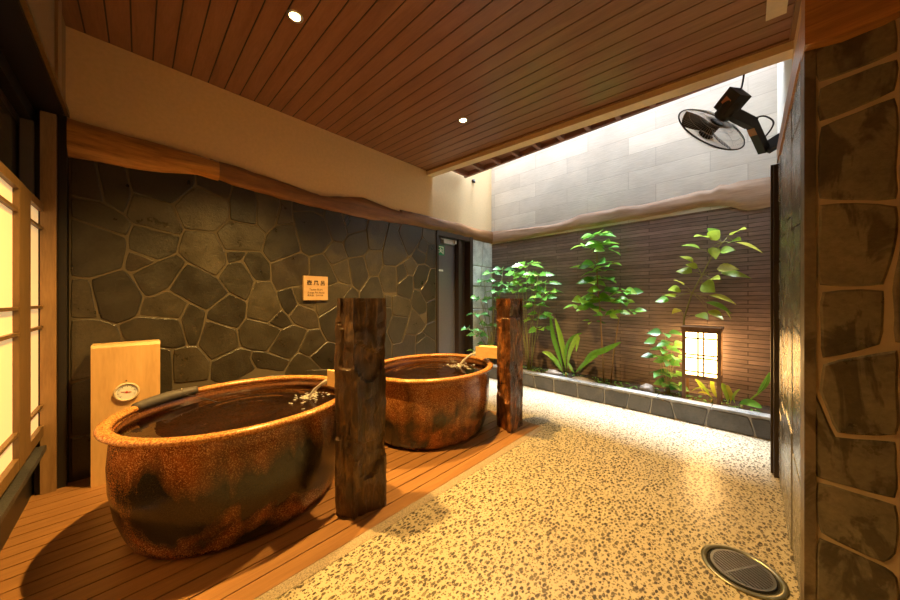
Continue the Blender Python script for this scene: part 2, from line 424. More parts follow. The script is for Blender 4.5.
# ------------------------------------------------------------------ left wall: crazy paving (junctions surveyed on the photograph)
LS = [
 [(69.5,150),(96,150),(96,165),(105,204),(69.5,196)], [(96,150),(127,160),(127,171),(132,193),(125,215.5),(105,204),(96,165)],
 [(69.5,196),(105,204),(125,215.5),(132.5,224),(127,237),(69.5,217)], [(69.5,217),(127,237),(127.5,250),(123,269),(90,279),(69.5,277.5)],
 [(127,160),(195,168),(195,186),(172.4,205),(132,193),(127,171)], [(132,193),(172.4,205),(184,230),(181,236),(132.5,224),(125,215.5)],
 [(132.5,224),(181,236),(177,253),(158,261),(127.5,250),(127,237)], [(127.5,250),(158,261),(130,274),(123,269)],
 [(158,261),(177,253),(187,262),(168,289.6),(150,297),(143.7,296),(130,274)], [(90,279),(123,269),(130,274),(143.7,296),(137.5,316),(117.5,324.5),(98.7,318.7)],
 [(69.5,277.5),(90,279),(98.7,318.7),(69.5,319)], [(69.5,319),(98.7,318.7),(117.5,324.5),(123.7,341),(115,372),(69.5,383)],
 [(69.5,383),(115,372),(118,430),(69.5,437)], [(69.5,437),(118,430),(118,470),(69.5,482)],
 [(117.5,324.5),(137.5,316),(180,319),(187.4,346),(172,349),(123.7,341)], [(143.7,296),(150,297),(168,289.6),(189,302),(180,319),(137.5,316)],
 [(195,168),(232.4,175),(232.4,185),(229,201),(195,186)], [(195,186),(229,201),(229,220),(215,232.4),(184,230),(172.4,205)],
 [(184,230),(215,232.4),(225,251),(227,264),(217,277),(187,262),(177,253),(181,236)], [(187,262),(217,277),(228.6,293),(207,311),(189,302),(168,289.6)],
 [(229,220),(256.3,225.8),(265.8,234.7),(261.7,251.7),(247.5,251),(225,251),(215,232.4)], [(232.4,175),(252,185),(256.7,196.7),(256.3,225.8),(229,220),(229,201),(232.4,185)],
 [(225,251),(247.5,251),(241.7,260.5),(227,264)], [(247.5,251),(261.7,251.7),(270,263),(271,281),(255,281),(241.7,260.5)],
 [(227,264),(241.7,260.5),(255,281),(246.7,301.7),(228.6,293),(217,277)], [(255,281),(271,281),(275.8,291.7),(281.7,309),(267.5,322.5),(246,318),(246.7,301.7)],
 [(228.6,293),(246.7,301.7),(246,318),(237,329),(205,319.4),(207,311)], [(189,302),(207,311),(205,319.4),(197.6,345.6),(187.4,346),(180,319)],
 [(205,319.4),(237,329),(240,347),(211,361),(197.6,345.6)], [(187.4,346),(197.6,345.6),(211,361),(209,380),(173,384),(172,349)],
 [(123.7,341),(172,349),(173,384),(173,420),(115,420),(115,372)], [(252,185),(280,190),(280,205.3),(275.3,225.3),(265.8,234.7),(256.3,225.8),(256.7,196.7)],
 [(280,190),(292.5,195),(292.5,201.7),(291.7,211.7),(294,224),(275.3,225.3),(280,205.3)], [(292.5,195),(324,205),(324,217.5),(313,211.7),(291.7,211.7)],
 [(291.7,211.7),(313,211.7),(324,217.5),(332,240.8),(322.5,253),(309,256.7),(300.8,251.7),(294,224)], [(265.8,234.7),(275.3,225.3),(294,224),(300.8,251.7),(270,263),(261.7,251.7)],
 [(270,263),(300.8,251.7),(309,256.7),(309,285),(291,287),(275.8,291.7),(271,281)], [(309,256.7),(322.5,253),(330.8,265.3),(338.3,282),(315,290),(309,285)],
 [(309,285),(315,290),(315,310),(297.5,304),(291,287)], [(275.8,291.7),(291,287),(297.5,304),(288,316),(281.7,309)],
 [(281.7,309),(288,316),(293,324),(281.7,329),(267.5,322.5)], [(297.5,304),(315,310),(318,317),(319.7,328),(308,329),(293,324),(288,316)],
 [(246,318),(267.5,322.5),(281.7,329),(266.7,351.7),(252.5,350),(240,347),(237,329)], [(281.7,329),(293,324),(308,329),(297.5,351.7),(290,360),(266.7,351.7)],
 [(308,329),(319.7,328),(326.7,341),(309,356.7),(297.5,351.7)], [(240,347),(252.5,350),(250,358),(256,368),(230,385),(209,380),(211,361)],
 [(252.5,350),(266.7,351.7),(290,360),(284,371.7),(256,368),(250,358)], [(290,360),(297.5,351.7),(309,356.7),(320.8,368),(318,385),(284,385),(284,371.7)],
 [(309,356.7),(326.7,341),(345,345),(345,375),(320.8,368)], [(315,290),(338.3,282),(351.7,285.8),(336.7,305),(318,317),(315,310)],
 [(318,317),(336.7,305),(350,312),(352,343),(345,345),(326.7,341),(319.7,328)], [(324,205),(341.7,208),(341.7,214.7),(347.5,235),(342.5,243),(332,240.8),(324,217.5)],
 [(341.7,208),(368,212),(368,219.7),(365.8,230),(347.5,235),(341.7,214.7)], [(332,240.8),(342.5,243),(347.5,258.3),(330.8,265.3),(322.5,253)],
 [(347.5,235),(365.8,230),(368.3,250),(363.7,255.8),(347.5,258.3),(342.5,243)], [(368,212),(390,216),(386.7,231.7),(382,250.8),(368.3,250),(365.8,230),(368,219.7)],
 [(390,216),(403,220),(397.5,230.8),(407.5,255.8),(395.8,266.3),(382.5,265),(382,250.8),(386.7,231.7)], [(403,220),(422,224),(421.7,237),(417.5,244),(410.8,255.8),(407.5,255.8),(397.5,230.8)],
 [(422,224),(435.5,226),(435.5,244),(428.3,243.7),(421.7,237)], [(421.7,237),(428.3,243.7),(426,253.7),(417.5,250),(417.5,244)],
 [(417.5,250),(426,253.7),(425,264),(417.5,265),(410.8,255.8),(417.5,244)], [(428.3,243.7),(435.5,244),(435.5,268),(430,268),(425,264),(426,253.7)],
 [(330.8,265.3),(347.5,258.3),(351.7,285.8),(338.3,282)], [(347.5,258.3),(363.7,255.8),(369,277),(359,291.7),(351.7,285.8)],
 [(363.7,255.8),(368.3,250),(382,250.8),(382.5,265),(378.3,275.8),(369,277)], [(369,277),(378.3,275.8),(383,293),(384,300),(359,300),(359,291.7)],
 [(382.5,265),(395.8,266.3),(396.7,284),(396.7,293),(383,293),(378.3,275.8)], [(395.8,266.3),(403,261.7),(407.5,275),(396.7,284)],
 [(403,261.7),(410.8,255.8),(417.5,265),(412.5,276),(407.5,275)], [(396.7,284),(407.5,275),(412.5,276),(413,289),(410.7,300),(396,294.7)],
 [(417.5,265),(425,264),(430,268),(426.7,280),(419,290),(413,289),(412.5,276)], [(430,268),(435.5,268),(435.5,298),(426,302.7),(419.3,290.7),(426.7,280)],
 [(413,289),(419.3,290.7),(426,302.7),(426.7,311.3),(419.3,315.3),(411.3,307.3),(410.7,300)], [(384,294),(391.3,296),(391.3,307.3),(384,307)],
 [(391.3,296),(396,294.7),(410.7,300),(411.3,307.3),(408.7,317.3),(392,315.3),(391.3,307.3)], [(384,307),(391.3,307.3),(392,315.3),(386.7,331.3),(384,333)],
 [(392,315.3),(408.7,317.3),(404,334),(401.3,342),(392,344),(386.7,331.3)], [(411.3,307.3),(419.3,315.3),(426,324),(416,334.7),(404,334),(408.7,317.3)],
 [(426,302.7),(435.5,298),(435.5,320),(426,324),(426.7,311.3)], [(426,324),(435.5,320),(435.5,341),(426.7,335.3),(422,330.7)],
 [(416,334.7),(422,330.7),(426.7,335.3),(415.3,343.3)], [(415.3,343.3),(426.7,335.3),(435.5,341),(435.5,372),(415,372)],
 [(392,344),(401.3,342),(404,334),(416,334.7),(415.3,343.3),(415,372),(390,372)], [(336.7,305),(351.7,285.8),(359,291.7),(359,300),(384,300),(384,333),(352,343),(350,312)],
 [(352,343),(384,333),(386.7,331.3),(392,344),(390,372),(352,378)],
]
polys = [[(onX(px, py, LX).y, onX(px, py, LX).z) for px, py in P] for P in LS]
yy = .12                                            # lower courses, behind the tubs
while yy < 2.9:
    w = random.uniform(.26, .42); y2 = min(yy + w, 2.96)
    polys.append([(yy, .01), (y2, .01), (y2 + random.uniform(-.03, .03) * (y2 < 2.9), .25), (yy, .26)])
    polys.append([(yy, .26), (y2, .25), (y2, .47), (yy + .03, .5)])
    yy = y2 if y2 < 2.9 else 3
wl = stones_mesh(polys, lambda p: V((LX, p[0], p[1])), (1, 0, 0), .013, .0048, M['stone_dark'], 'wall_left_stones')
struct(wl, 'dark crazy paving stonework of the left wall')
sbox('wall_left_grout', M['grout'], ((LX - .2, -.32, 0), (LX + .006, 2.97, 2.25)), label='sandy grout bed of the left stone wall')
sbox('wall_left', M['plaster'], ((LX - .2, -.34, 2.25), (LX, YC + .13, 3.05)), label='smooth plaster upper left wall, lamp warmth painted into its colour')
sbox('wall_left_outer', M['plaster_daylight_tint'], ((LX - .2, YC + .13, 2.18), (LX, YF, TOP)), label='plaster of the light well on the left, toned paler as painted daylight')
# pale stone return beyond the door
polys = []
zs = [0, .38, .72, 1.05, 1.42, 1.75, 2.17]
for i in range(6):
    ym = 4.0 + random.uniform(-.08, .08); j = [random.uniform(-.05, .05) for _ in range(6)]
    polys.append([(3.75, zs[i]), (ym, zs[i] + .0), (ym + .03, zs[i + 1]), (3.75, zs[i + 1])])
    polys.append([(ym, zs[i]), (4.28, zs[i]), (4.28, zs[i + 1]), (ym + .03, zs[i + 1])])
struct(stones_mesh(polys, lambda p: V((LX, p[0], p[1])), (1, 0, 0), .014, .007, M['stone_grey'], 'wall_left_stones'), 'pale grey stonework between door and garden corner')
sbox('wall_left_grout', M['grout_grey'], ((LX - .2, 3.73, 0), (LX + .006, YF, 2.19)), label='grey grout bed beyond the door')
b = MB(); b.tube([(LX, 3.773, 3.116), (LX + .03, 3.773, 3.11)], .028, 12); b.tube([(LX + .03, 3.773, 3.11), (LX + .04, 3.773, 3.075)], [.02, .012], 10)
tag(b.obj('wall_fixture', M['fanblack'], smooth=True), 'small black round fitting high on the daylit left wall', 'wall fitting')

# live edge slabs along the left wall
def live(name, top, bot, X, thick, mat, ax='x', label=None, Y=None):
    f = (lambda p: onX(p[0], p[1], X)) if ax == 'x' else (lambda p: onY(p[0], p[1], Y))
    T = [f(p) for p in top]; B = [f(p) for p in bot]
    key = (lambda v: v.y) if ax == 'x' else (lambda v: v.x)
    def itp(A, s):
        for a, c in zip(A, A[1:]):
            if key(a) <= s <= key(c): return a.z + (c.z - a.z) * (s - key(a)) / max(1e-6, key(c) - key(a))
        return A[0].z if s < key(A[0]) else A[-1].z
    s0, s1 = max(key(T[0]), key(B[0])), min(key(T[-1]), key(B[-1])); n = max(6, int((s1 - s0) / .035)); R = 7
    bm = bmesh.new(); cols = []
    for i in range(n + 1):
        s = s0 + (s1 - s0) * i / n; zt, zb = itp(T, s), itp(B, s); zt += .006 * noise.noise(V((s * 9, 1, 3))); zb += .008 * noise.noise(V((s * 8, 7, 3)))
        col = []
        for j in range(R + 1):
            q = j / R; d = thick * (1 - .55 * abs(2 * q - 1) ** 4) + .008 * noise.noise(V((s * 3, q * 5, 2.)))
            z = zb + (zt - zb) * q
            col.append(bm.verts.new((X + d, s, z) if ax == 'x' else (s, Y - d, z)))
        back = [bm.verts.new((X, s, zt) if ax == 'x' else (s, Y, zt)), bm.verts.new((X, s, zb) if ax == 'x' else (s, Y, zb))]
        cols.append(col + back)
    m_ = R + 3
    for i in range(n):
        for j in range(m_): bm.faces.new((cols[i][j], cols[i][(j + 1) % m_], cols[i + 1][(j + 1) % m_], cols[i + 1][j]))
    bm.faces.new(cols[0]); bm.faces.new(cols[-1][::-1])
    bmesh.ops.recalc_face_normals(bm, faces=bm.faces)
    me = bpy.data.meshes.new(name); bm.to_mesh(me); bm.free(); me.materials.append(mat)
    for p in me.polygons: p.use_smooth = True
    o = bpy.data.objects.new(name, me); C.objects.link(o); autosmooth(o, 40); return struct(o, label)
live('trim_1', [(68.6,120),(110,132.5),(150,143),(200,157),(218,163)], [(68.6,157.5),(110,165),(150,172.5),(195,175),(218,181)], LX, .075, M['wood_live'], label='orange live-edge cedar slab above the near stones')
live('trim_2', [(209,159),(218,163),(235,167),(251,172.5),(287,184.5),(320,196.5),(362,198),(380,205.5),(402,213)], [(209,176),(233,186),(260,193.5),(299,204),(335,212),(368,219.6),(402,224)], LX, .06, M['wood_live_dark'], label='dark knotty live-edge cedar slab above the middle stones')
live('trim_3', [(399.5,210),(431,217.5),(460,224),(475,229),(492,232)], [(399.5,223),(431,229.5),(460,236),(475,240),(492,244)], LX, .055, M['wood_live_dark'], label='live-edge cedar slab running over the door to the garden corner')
live('trim_4', [(492.7,231.7),(520,229),(553,225),(570,220),(580,215),(610,210),(623,206),(640,206),(657,202),(700,191.3),(713,190.4),(718.7,185),(729,185.6),(740,181),(753,180),(779,176)],
     [(492.7,244),(520,240),(570,230),(600,225.5),(640,218.5),(668,214),(700,207.3),(726.7,206),(740,209.3),(746.7,211),(760,209.6),(772,206.7),(779,206)], 0, .05, M['wood_far'], 'y', 'weathered live-edge slab across the garden wall', YF)

# ------------------------------------------------------------------ garden wall, upper light well
sbox('wall_back', M['cladding'], ((LX - .2, YF, -.1), (.55, YF + .2, 2.16)), label='dark split-face cladding of the garden wall')
sbox('wall_back_upper', M['blocks'], ((LX - .2, YF - .012, 2.16), (.55, YF + .2, TOP)), label='pale block upper garden wall under open sky')
sbox('wall_right_upper', M['plaster_skylight_tint'], ((RX, 2.90, 2.0), (RX + .2, YF, TOP)), label='plaster wall on the right of the light well, whitened as painted skylight')
sbox('wall_right_garden', M['cladding'], ((RX, 3.12, -.1), (RX + .2, YF, 2.0)))
sbox('wall_right_plaster', M['plaster'], ((RX, YN + .02, 2.0), (RX + .2, 2.90, 2.95)), label='plaster strip above the right side wall, tan from painted lamp warmth')

# ------------------------------------------------------------------ right wall
sbox('wall_right', M['slate_wet'], ((.158, YN + .02, 0), (RX + .2, 3.02, 2.2)), label='wet slate side face of the right wall')
polys = []                                          # side face slabs
yc = [1.64, 1.80, 2.15, 2.5, 2.82, 3.01]
for i in range(5):
    z = 0.0; kk = 0
    while z < 2.1:
        h = random.uniform(.35, .6); z2 = min(z + h, 2.12); e = random.uniform(-.06, .06)
        polys.append([(yc[i], z), (yc[i + 1], z + (.03 if kk else 0)), (yc[i + 1], z2 + .03), (yc[i], z2)]); z = z2 + (.001); kk += 1
        if z2 > 2.1: break
struct(stones_mesh(polys, lambda p: V((.158, p[0], p[1])), (-1, 0, 0), .012, .004, M['slate_wet'], 'wall_right_stones'), 'wet grey slate slabs on the side of the right wall')
RS = [
 [(812,38),(900,8),(900,54),(815,87.5)], [(815,88),(900,55),(900,92),(817,126)], [(817,127),(900,93),(900,203),(815,202)],
 [(815,203),(900,204),(900,232),(888,287),(817,288)], [(900,234),(915,235),(915,345),(892,345),(890,290)], [(817,289),(888,289),(883,346),(819,361)],
 [(819,362),(900,347),(900,437),(835,435),(817,390)], [(811,392),(817,390),(835,436),(900,438),(900,502),(812,477)],
 [(812,478),(900,503),(900,555),(888,566),(816,532)], [(816,533),(887,566),(900,577),(900,650),(812,650)],
]
polys = [[(onY(px, py, YN).x, onY(px, py, YN).z) for px, py in P] for P in RS]
xx = .335
while xx < 1.75:
    x2 = min(xx + random.uniform(.25, .4), 1.79); z = .0
    while z < 2.0:
        z2 = min(z + random.uniform(.25, .45), 2.08); polys.append([(xx, z), (x2, z), (x2, z2), (xx, z2)]); z = z2 + .001
        if z2 > 2.05: break
    xx = x2 + .001 if x2 < 1.7 else 9
struct(stones_mesh(polys, lambda p: V((p[0], YN, p[1])), (0, -1, 0), .009, .0035, M['stone_right'], 'wall_front_stones'), 'brown slate slabs with water stains on the near right wall')
sbox('wall_front_grout', M['grout_right'], ((.1575, YN - .004, 0), (BX, YN + .2, 2.12)), label='sandy grout bed of the near right wall')
sbox('wall_front_corner', M['corner'], ((.140, YN - .010, 0), (.166, YN + .10, 2.1)), label='rough mortared outer corner of the near right wall')
sbox('wall_front', M['plaster'], ((.2, YN, 2.12), (BX, YN + .2, 2.95)))
# lintel slab over the near right wall, with wavy lower edge, and the side trim
b = MB(); top = []; pts = []
n = 40
low = [onY(802, 46, YN - .05), onY(812, 43, YN - .05), onY(850, 33, YN - .05), onY(875, 21, YN - .05), onY(900, 12, YN - .05)]
def lz(x):
    for a, c in zip(low, low[1:]):
        if a.x <= x <= c.x: return a.z + (c.z - a.z) * (x - a.x) / (c.x - a.x)
    return low[-1].z + .02 * math.sin(x * 7)
x0 = .138; poly = [(x0 + (BX - x0) * i / n, YN - .05, lz(max(low[0].x, x0 + (BX - x0) * i / n))) for i in range(n + 1)]
poly += [(BX, YN - .05, 2.42), (x0, YN - .05, 2.42)]
b.prism(poly, (0, .10, 0)); lo = b.obj('trim_5', M['wood_lintel']); struct(lo, 'orange cedar lintel slab above the near right stones')
sd = [(804, 47), (800, 60), (796, 76), (790, 102), (784, 126), (779, 152)]
B_ = [onX(px, py, .14) for px, py in sd]; B_[0].y = YN + .05; tp = [V((.14, p.y, 2.235 + .006 * math.sin(p.y * 20))) for p in B_]
for p, z in zip(B_, (2.09, 2.10, 2.115, 2.11, 2.12, 2.13)): p.z = z
B_[-1].y = 3.05; tp[-1].y = 3.05
b = MB(); b.prism([*B_, *tp[::-1]], (.06, 0, 0)); struct(b.obj('trim_6', M['wood_lintel']), 'rough cedar strip along the top of the right side wall')
# dark post and sliding-door jamb closing the right wall
sbox('trim_7', M['darkframe'], ((.125, 3.0, 0), (.20, 3.045, 2.11)), ((.112, 3.06, 0), (.19, 3.10, 2.13)), ((.15, 3.02, 0), (.2, 3.12, 2.12)), label='dark bronze jamb at the far end of the right wall')

# ------------------------------------------------------------------ rear walls that close the room behind the camera
sbox('wall_rear', M['plaster'], ((-1.6, YB - .15, 0), (BX, YB, 2.95)))
sbox('wall_east', M['plaster'], ((BX, YB - .15, 0), (BX + .15, YN, 2.95)))

# ------------------------------------------------------------------ ceiling of grooved boards
b = MB(); y = YB
while y < YC - .01:
    y2 = min(y + .1085, YC)
    for (xa, xb) in ((LX, RX),):
        ps = [(xa, y + .004, cz(xa)), (xb, y + .004, cz(xb)), (xb, y2 - .004, cz(xb)), (xa, y2 - .004, cz(xa))]
        b.prism(ps, (0, 0, .014))
        if y2 < YN:
            ps = [(xb, y + .004, cz(xb)), (BX, y + .004, cz(BX)), (BX, y2 - .004, cz(BX)), (xb, y2 - .004, cz(xb))]; b.prism(ps, (0, 0, .014))
    y = y2
struct(b.obj('ceiling', M['ceiling']), 'sloping ceiling of dark reddish grooved cedar boards')
b = MB(); b.prism([(LX - .2, YB - .45, cz(LX) + .012), (BX, YB - .45, cz(BX) + .012), (BX, YC, cz(BX) + .012), (LX - .2, YC, cz(LX) + .012)], (0, 0, .15))
struct(b.obj('ceiling_backing', M['black']), 'dark backing above the ceiling grooves')
b = MB()
for (ya, yb, dz, hh_) in ((YC + .022, YC + .13, -.06, .9),):
    b.prism([(LX, ya, cz(LX) + dz), (RX, ya, cz(RX) + dz), (RX, ya, cz(RX) + hh_), (LX, ya, cz(LX) + hh_ - .2)], (0, yb - ya, 0))
struct(b.obj('beam', M['beam']), 'tan beam closing the outer end of the ceiling')
b = MB(); b.prism([(LX, YC, cz(LX) - .010), (RX, YC, cz(RX) - .010), (RX, YC, cz(RX) + .1), (LX, YC, cz(LX) + .1)], (0, .022, 0))
b.prism([(RX - .02, YN, cz(RX) - .022), (RX, YN, cz(RX) - .022), (RX, YN, cz(RX) + .01), (RX - .02, YN, cz(RX) + .01)], (0, YC - YN, 0))
struct(b.obj('trim_8', M['cornice']), 'brown cornice strip between ceiling boards and beam')
# eave beyond the beam
b = MB(); b.box((-3.12, YC + .13, 3.135), (.19, 3.53, 3.155)); b.box((-3.12, 3.49, 3.075), (.19, 3.53, 3.135))
x = -3.08
while x < .1:
    b.box((x, YC + .13, 3.07), (x + .045, 3.49, 3.135)); x += .30
struct(b.obj('roof_eave', M['eave']), 'reddish roof eave with rafters seen past the beam')

# ------------------------------------------------------------------ shoji side (left edge of the view)
YS = -.375
sbox('wall_rear_lintel', M['black'], ((LX - .2, -.455, 2.375), (-1.0, -.335, 2.45)), ((LX - .2, YB - .35, 2.29), (-1.0, -.455, 2.46)), label='black soffit above the paper screens')
sbox('wall_rear_upper', M['plaster_brown'], ((LX, YB - .15, 2.46), (-1.0, -.335, 3.06)), label='brown plaster panel over the lintel')
tr = MB(); tr.box((LX, -.334, 2.392), (-1.0, -.318, 2.425)); struct(tr.obj('trim_9', M['shojiwood']), 'brown wooden edge strip under the brown plaster panel')
sbox('trim_10', M['post'], ((-2.92, -.334, 2.425), (-2.80, -.322, 3.0)), label='pale vertical wood strip on the brown plaster')
sbox('trim_11', M['black'], ((LX, -.362, 0), (LX + .055, -.325, 2.375)), ((LX, -.447, 0), (LX + .06, -.427, 2.29)), label='black corner jamb beside the stone wall')
sbox('trim_12', M['post'], ((LX, -.425, 0), (-3.10, -.364, 2.36)), label='pale wooden corner post beside the paper screens')
sbox('trim_14', M['greypanel'], ((LX, -.498, 1.78), (-3.10, -.448, 2.285)), label='grey side panel of the transom recess')
sbox('wall_rear_base', M['black'], ((LX, -.62, 0), (-1.0, -.46, .27)), ((LX, -.62, .27), (-1.0, -.45, .36)), label='black panel below the paper screens')
sbox('trim_13', M['stone_curb'], ((-3.10, -.455, .27), (-1.0, -.400, .30)), label='dark stone sill below the paper screens')
sbox('rear_light_block', M['black'], ((LX - .05, -.95, 0), (-.9, -.75, 3.3)), ((LX - .2, -.95, 2.46), (-.9, YB - .15, 3.3)), ((-1.0, -.8, 0), (-.9, YB - .14, 2.5)), ((LX - .2, -.95, 0), (LX - .001, -.315, 3.3)), label='unseen black boxes added behind the screens to block sky light')  # closure boxes added out of view against leaking sky light
w1 = sbox('window_1', M['darkframe'], ((LX, -.53, 1.76), (-1.0, -.50, 1.80)), ((LX, -.53, 2.26), (-1.0, -.50, 2.30)), ((-2.30, -.53, 1.80), (-2.24, -.495, 2.26)), ((-1.06, -.53, 1.80), (-1.0, -.50, 2.26)), ((LX, -.66, 1.70), (-1, -.5, 1.765)), label='dark framed transom window above the paper screens')
b = MB(); b.box((-3.16, -.52, 1.79), (-1.06, -.512, 2.28)); b.obj('window_pane', M['glass'], w1)
def shoji(x0, x1, y, label, rails, bars, s0=.115, s1=.115):
    t = thing('shoji_screen', ((x0 + x1) / 2, y, .37), label, 'paper screen', 'sliding paper screens on the left')
    z0, z1 = .365, 1.785
    b = MB()
    if s0: b.box((x0, y - .015, z0), (x0 + s0, y + .015, z1), bev=.003)
    b.box((x1 - s1, y - .015, z0), (x1, y + .015, z1), bev=.003)
    b.box((x0 + s0, y - .014, z0), (x1 - s1, y + .014, z0 + .06)); b.box((x0 + s0, y - .014, z1 - .045), (x1 - s1, y + .014, z1))
    fr = b.obj('frame', M['shojiwood'], t)
    b = MB(); b.box((x0 + s0, y - .010, z0 + .06), (x1 - s1, y - .006, z1 - .045)); b.obj('paper', M['shoji'], t)
    for z in rails:
        b = MB(); b.box((x0 + s0, y - .006, z - .008), (x1 - s1, y + .012, z + .008)); b.obj('lattice_bar', M['shojiwood'], t)
    for x in bars:
        b = MB(); b.box((x - .007, y - .006, z0 + .06), (x + .007, y + .010, z1 - .045)); b.obj('lattice_bar', M['shojiwood'], t)
    return t
rails = (.545, 1.03, 1.155, 1.636)
shoji(-3.098, -2.662, -.425, 'narrow backlit paper screen next to the corner post', rails, [], .0)
shoji(-2.658, -1.40, -.423, 'wide backlit paper screen at the left edge of the view', rails, [-2.0])

# ------------------------------------------------------------------ door in the left wall
y0, y1 = 2.98, 3.735
d = sbox('door_1', M['door'], ((LX - .14, y0 + .03, 0), (LX - .09, 3.45, 2.12)), label='dark grey metal door at the end of the stone wall')
sbox('door_frame', M['darkframe'], ((LX - .2, y0 - .02, 0), (LX + .02, y0 + .02, 2.19)), ((LX - .2, y0 - .02, 2.12), (LX + .03, y1, 2.19)), ((LX - .2, y1 - .07, 0), (LX + .04, y1, 2.19)), ((LX - .2, 3.45, 0), (LX - .07, y1 - .06, 2.12)), ((LX - .07, 3.44, 0), (LX - .0, 3.50, 2.12)), ((LX - .25, y0, 0), (LX - .15, y1, 2.19)), label='dark bronze frame of the garden door')
b = MB(); b.box((LX - .09, 3.16, 2.035), (LX - .04, 3.40, 2.095), bev=.006); b.box((LX - .05, 3.10, 2.09), (LX - .03, 3.39, 2.105)); b.box((LX - .055, 3.38, 2.05), (LX - .02, 3.42, 2.105), bev=.004)
b.obj('door_closer', M['silver'], d)
es = thing('exit_sign', (LX - .085, 3.14, 1.93), 'small green running-man exit sticker on the dark door', 'exit sign')
yE0, yE1, zE0, zE1 = 3.055, 3.215, 1.86, 2.005
b = MB(); b.box((LX - .09, yE0, zE0), (LX - .086, yE1, zE1), bev=.001); b.obj('sign_plate', M['green'], es)
b = MB()
def fl(ys, zs, X=LX - .0855):     # thin shape in sign units 0..1
    b.prism([(X, yE0 + (yE1 - yE0) * u, zE0 + (zE1 - zE0) * v) for u, v in zip(ys, zs)], (.001, 0, 0))
fl((.12, .88, .88, .78, .78, .22, .22, .12), (.9, .9, .12, .12, .8, .8, .12, .12))
fl((.44, .56, .56, .44), (.62, .62, .74, .74)); fl((.36, .60, .64, .48), (.56, .60, .36, .34)); fl((.58, .72, .74, .60), (.58, .46, .52, .64)); fl((.36, .26, .24, .34), (.56, .44, .50, .62))
fl((.50, .64, .80, .84, .64, .44), (.38, .38, .16, .20, .30, .30)); fl((.44, .34, .20, .18, .32, .50), (.38, .24, .18, .24, .32, .38))
b.obj('running_figure', M['white'], es)
b = MB(); b.box((LX - .09, 3.10, 1.62), (LX - .087, 3.19, 1.648)); tag(b.obj('door_sticker', M['white']), 'small white label stuck on the dark door', 'sticker')

# ------------------------------------------------------------------ sign plaque
sy0, sy1, sz0, sz1 = 1.14, 1.384, 1.193, 1.437
pl = thing('wall_plaque', (LX + .03, (sy0 + sy1) / 2, sz0), 'square pale wooden plaque with dark lettering on the stone wall', 'sign')
b = MB(); b.box((LX + .008, sy0, sz0), (LX + .036, sy1, sz1), bev=.002); b.obj('plaque_board', M['plaquewood'], pl)
def text(body, size, y, z, mat, parent, name, X, bold=0, extr=.0006):
    cu = bpy.data.curves.new(name, 'FONT'); cu.body = body; cu.size = size; cu.align_x = 'CENTER'; cu.extrude = extr; cu.offset = bold
    o = bpy.data.objects.new(name, cu); C.objects.link(o)
    dg = bpy.context.evaluated_depsgraph_get(); me = bpy.data.meshes.new_from_object(o.evaluated_get(dg)); C.objects.unlink(o); bpy.data.objects.remove(o)
    R = Matrix.Rotation(math.pi / 2, 4, 'Z') @ Matrix.Rotation(math.pi / 2, 4, 'X')
    me.transform(Matrix.Translation((X, y, z)) @ R); me.materials.clear(); me.materials.append(mat)
    q = bpy.data.objects.new(name, me); C.objects.link(q); q.parent = parent; q.matrix_parent_inverse = Matrix.Translation(parent.location).inverted(); return q
sm = (sy0 + sy1) / 2; XS = LX + .0368
text('壺 風 呂', .052, sm, 1.350, M['ink'], pl, 'title_lettering', XS, .0012)
text('Tsubo Buro', .028, sm, 1.292, M['ink'], pl, 'small_lettering', XS)
text('(Large Pot Bath)', .026, sm, 1.262, M['ink'], pl, 'small_lettering', XS)
text('壺浴池', .021, sm - .055, 1.234, M['ink'], pl, 'small_lettering', XS)
text('항아리탕', .021, sm + .035, 1.234, M['ink'], pl, 'small_lettering', XS)

# ------------------------------------------------------------------ pot baths
def tub(cx, cy, a, bb, zr, base, body, label, drip):
    t = thing('pot_bath', (cx, cy, .001), label, 'bathtub', 'round glazed pot baths')
    k = zr / .59
    prof = [(0, 0), (base * .95, 0), (base, .012), (base + .035, .06), (.905, .16), (.935, .28), (.942, .40), (.93, .50), (.925, .545), (.94, .56)]
    b = MB(); b.lathe([(r, z * k) for r, z in prof] + [(.90, .56 * k)], (cx, cy, .002), a, bb, 96); b.obj('pot_body', body, t, True)
    b = MB(); rr = .038
    ring = [(.955 + .048 * math.cos(q), zr - .008 + .018 * math.sin(q)) for q in [i * math.tau / 14 for i in range(14)]]
    b.lathe(ring, (cx, cy, 0), a, bb, 96, close=True); b.obj('rim', M['rim'], t, True)
    b = MB(); b.lathe([(.93, zr - .02), (.90, zr - .04), (.885, zr - .15), (.86, .28), (.75, .10), (0, .07)], (cx, cy, 0), a, bb, 96); b.obj('pot_interior', M['potin'], t, True)
    b = MB(); zw = zr - .055
    g = 26; prof = [(0, zw)] + [(i / g * .897, zw + .0012 * math.sin(i * 1.3)) for i in range(1, g + 1)]
    b.lathe(prof, (cx, cy, 0), a, bb, 96)
    w = b.obj('bath_water', M['water'], None, True); tag(w, label.split(' pot bath')[0].replace('glazed', 'bath') and drip, 'water')
    return zw
zw1 = tub(-2.19, .467, .541, .615, .59, .82, M['pot1'], 'nearest brown speckled glazed pot bath beside the wooden thermometer board', 'dark still bath water filling the nearest pot bath')
zw2 = tub(-2.14, 1.945, .535, .632, .58, .83, M['pot2'], 'farther brown speckled glazed pot bath between the two rugged pillars', 'dark still bath water filling the farther pot bath')

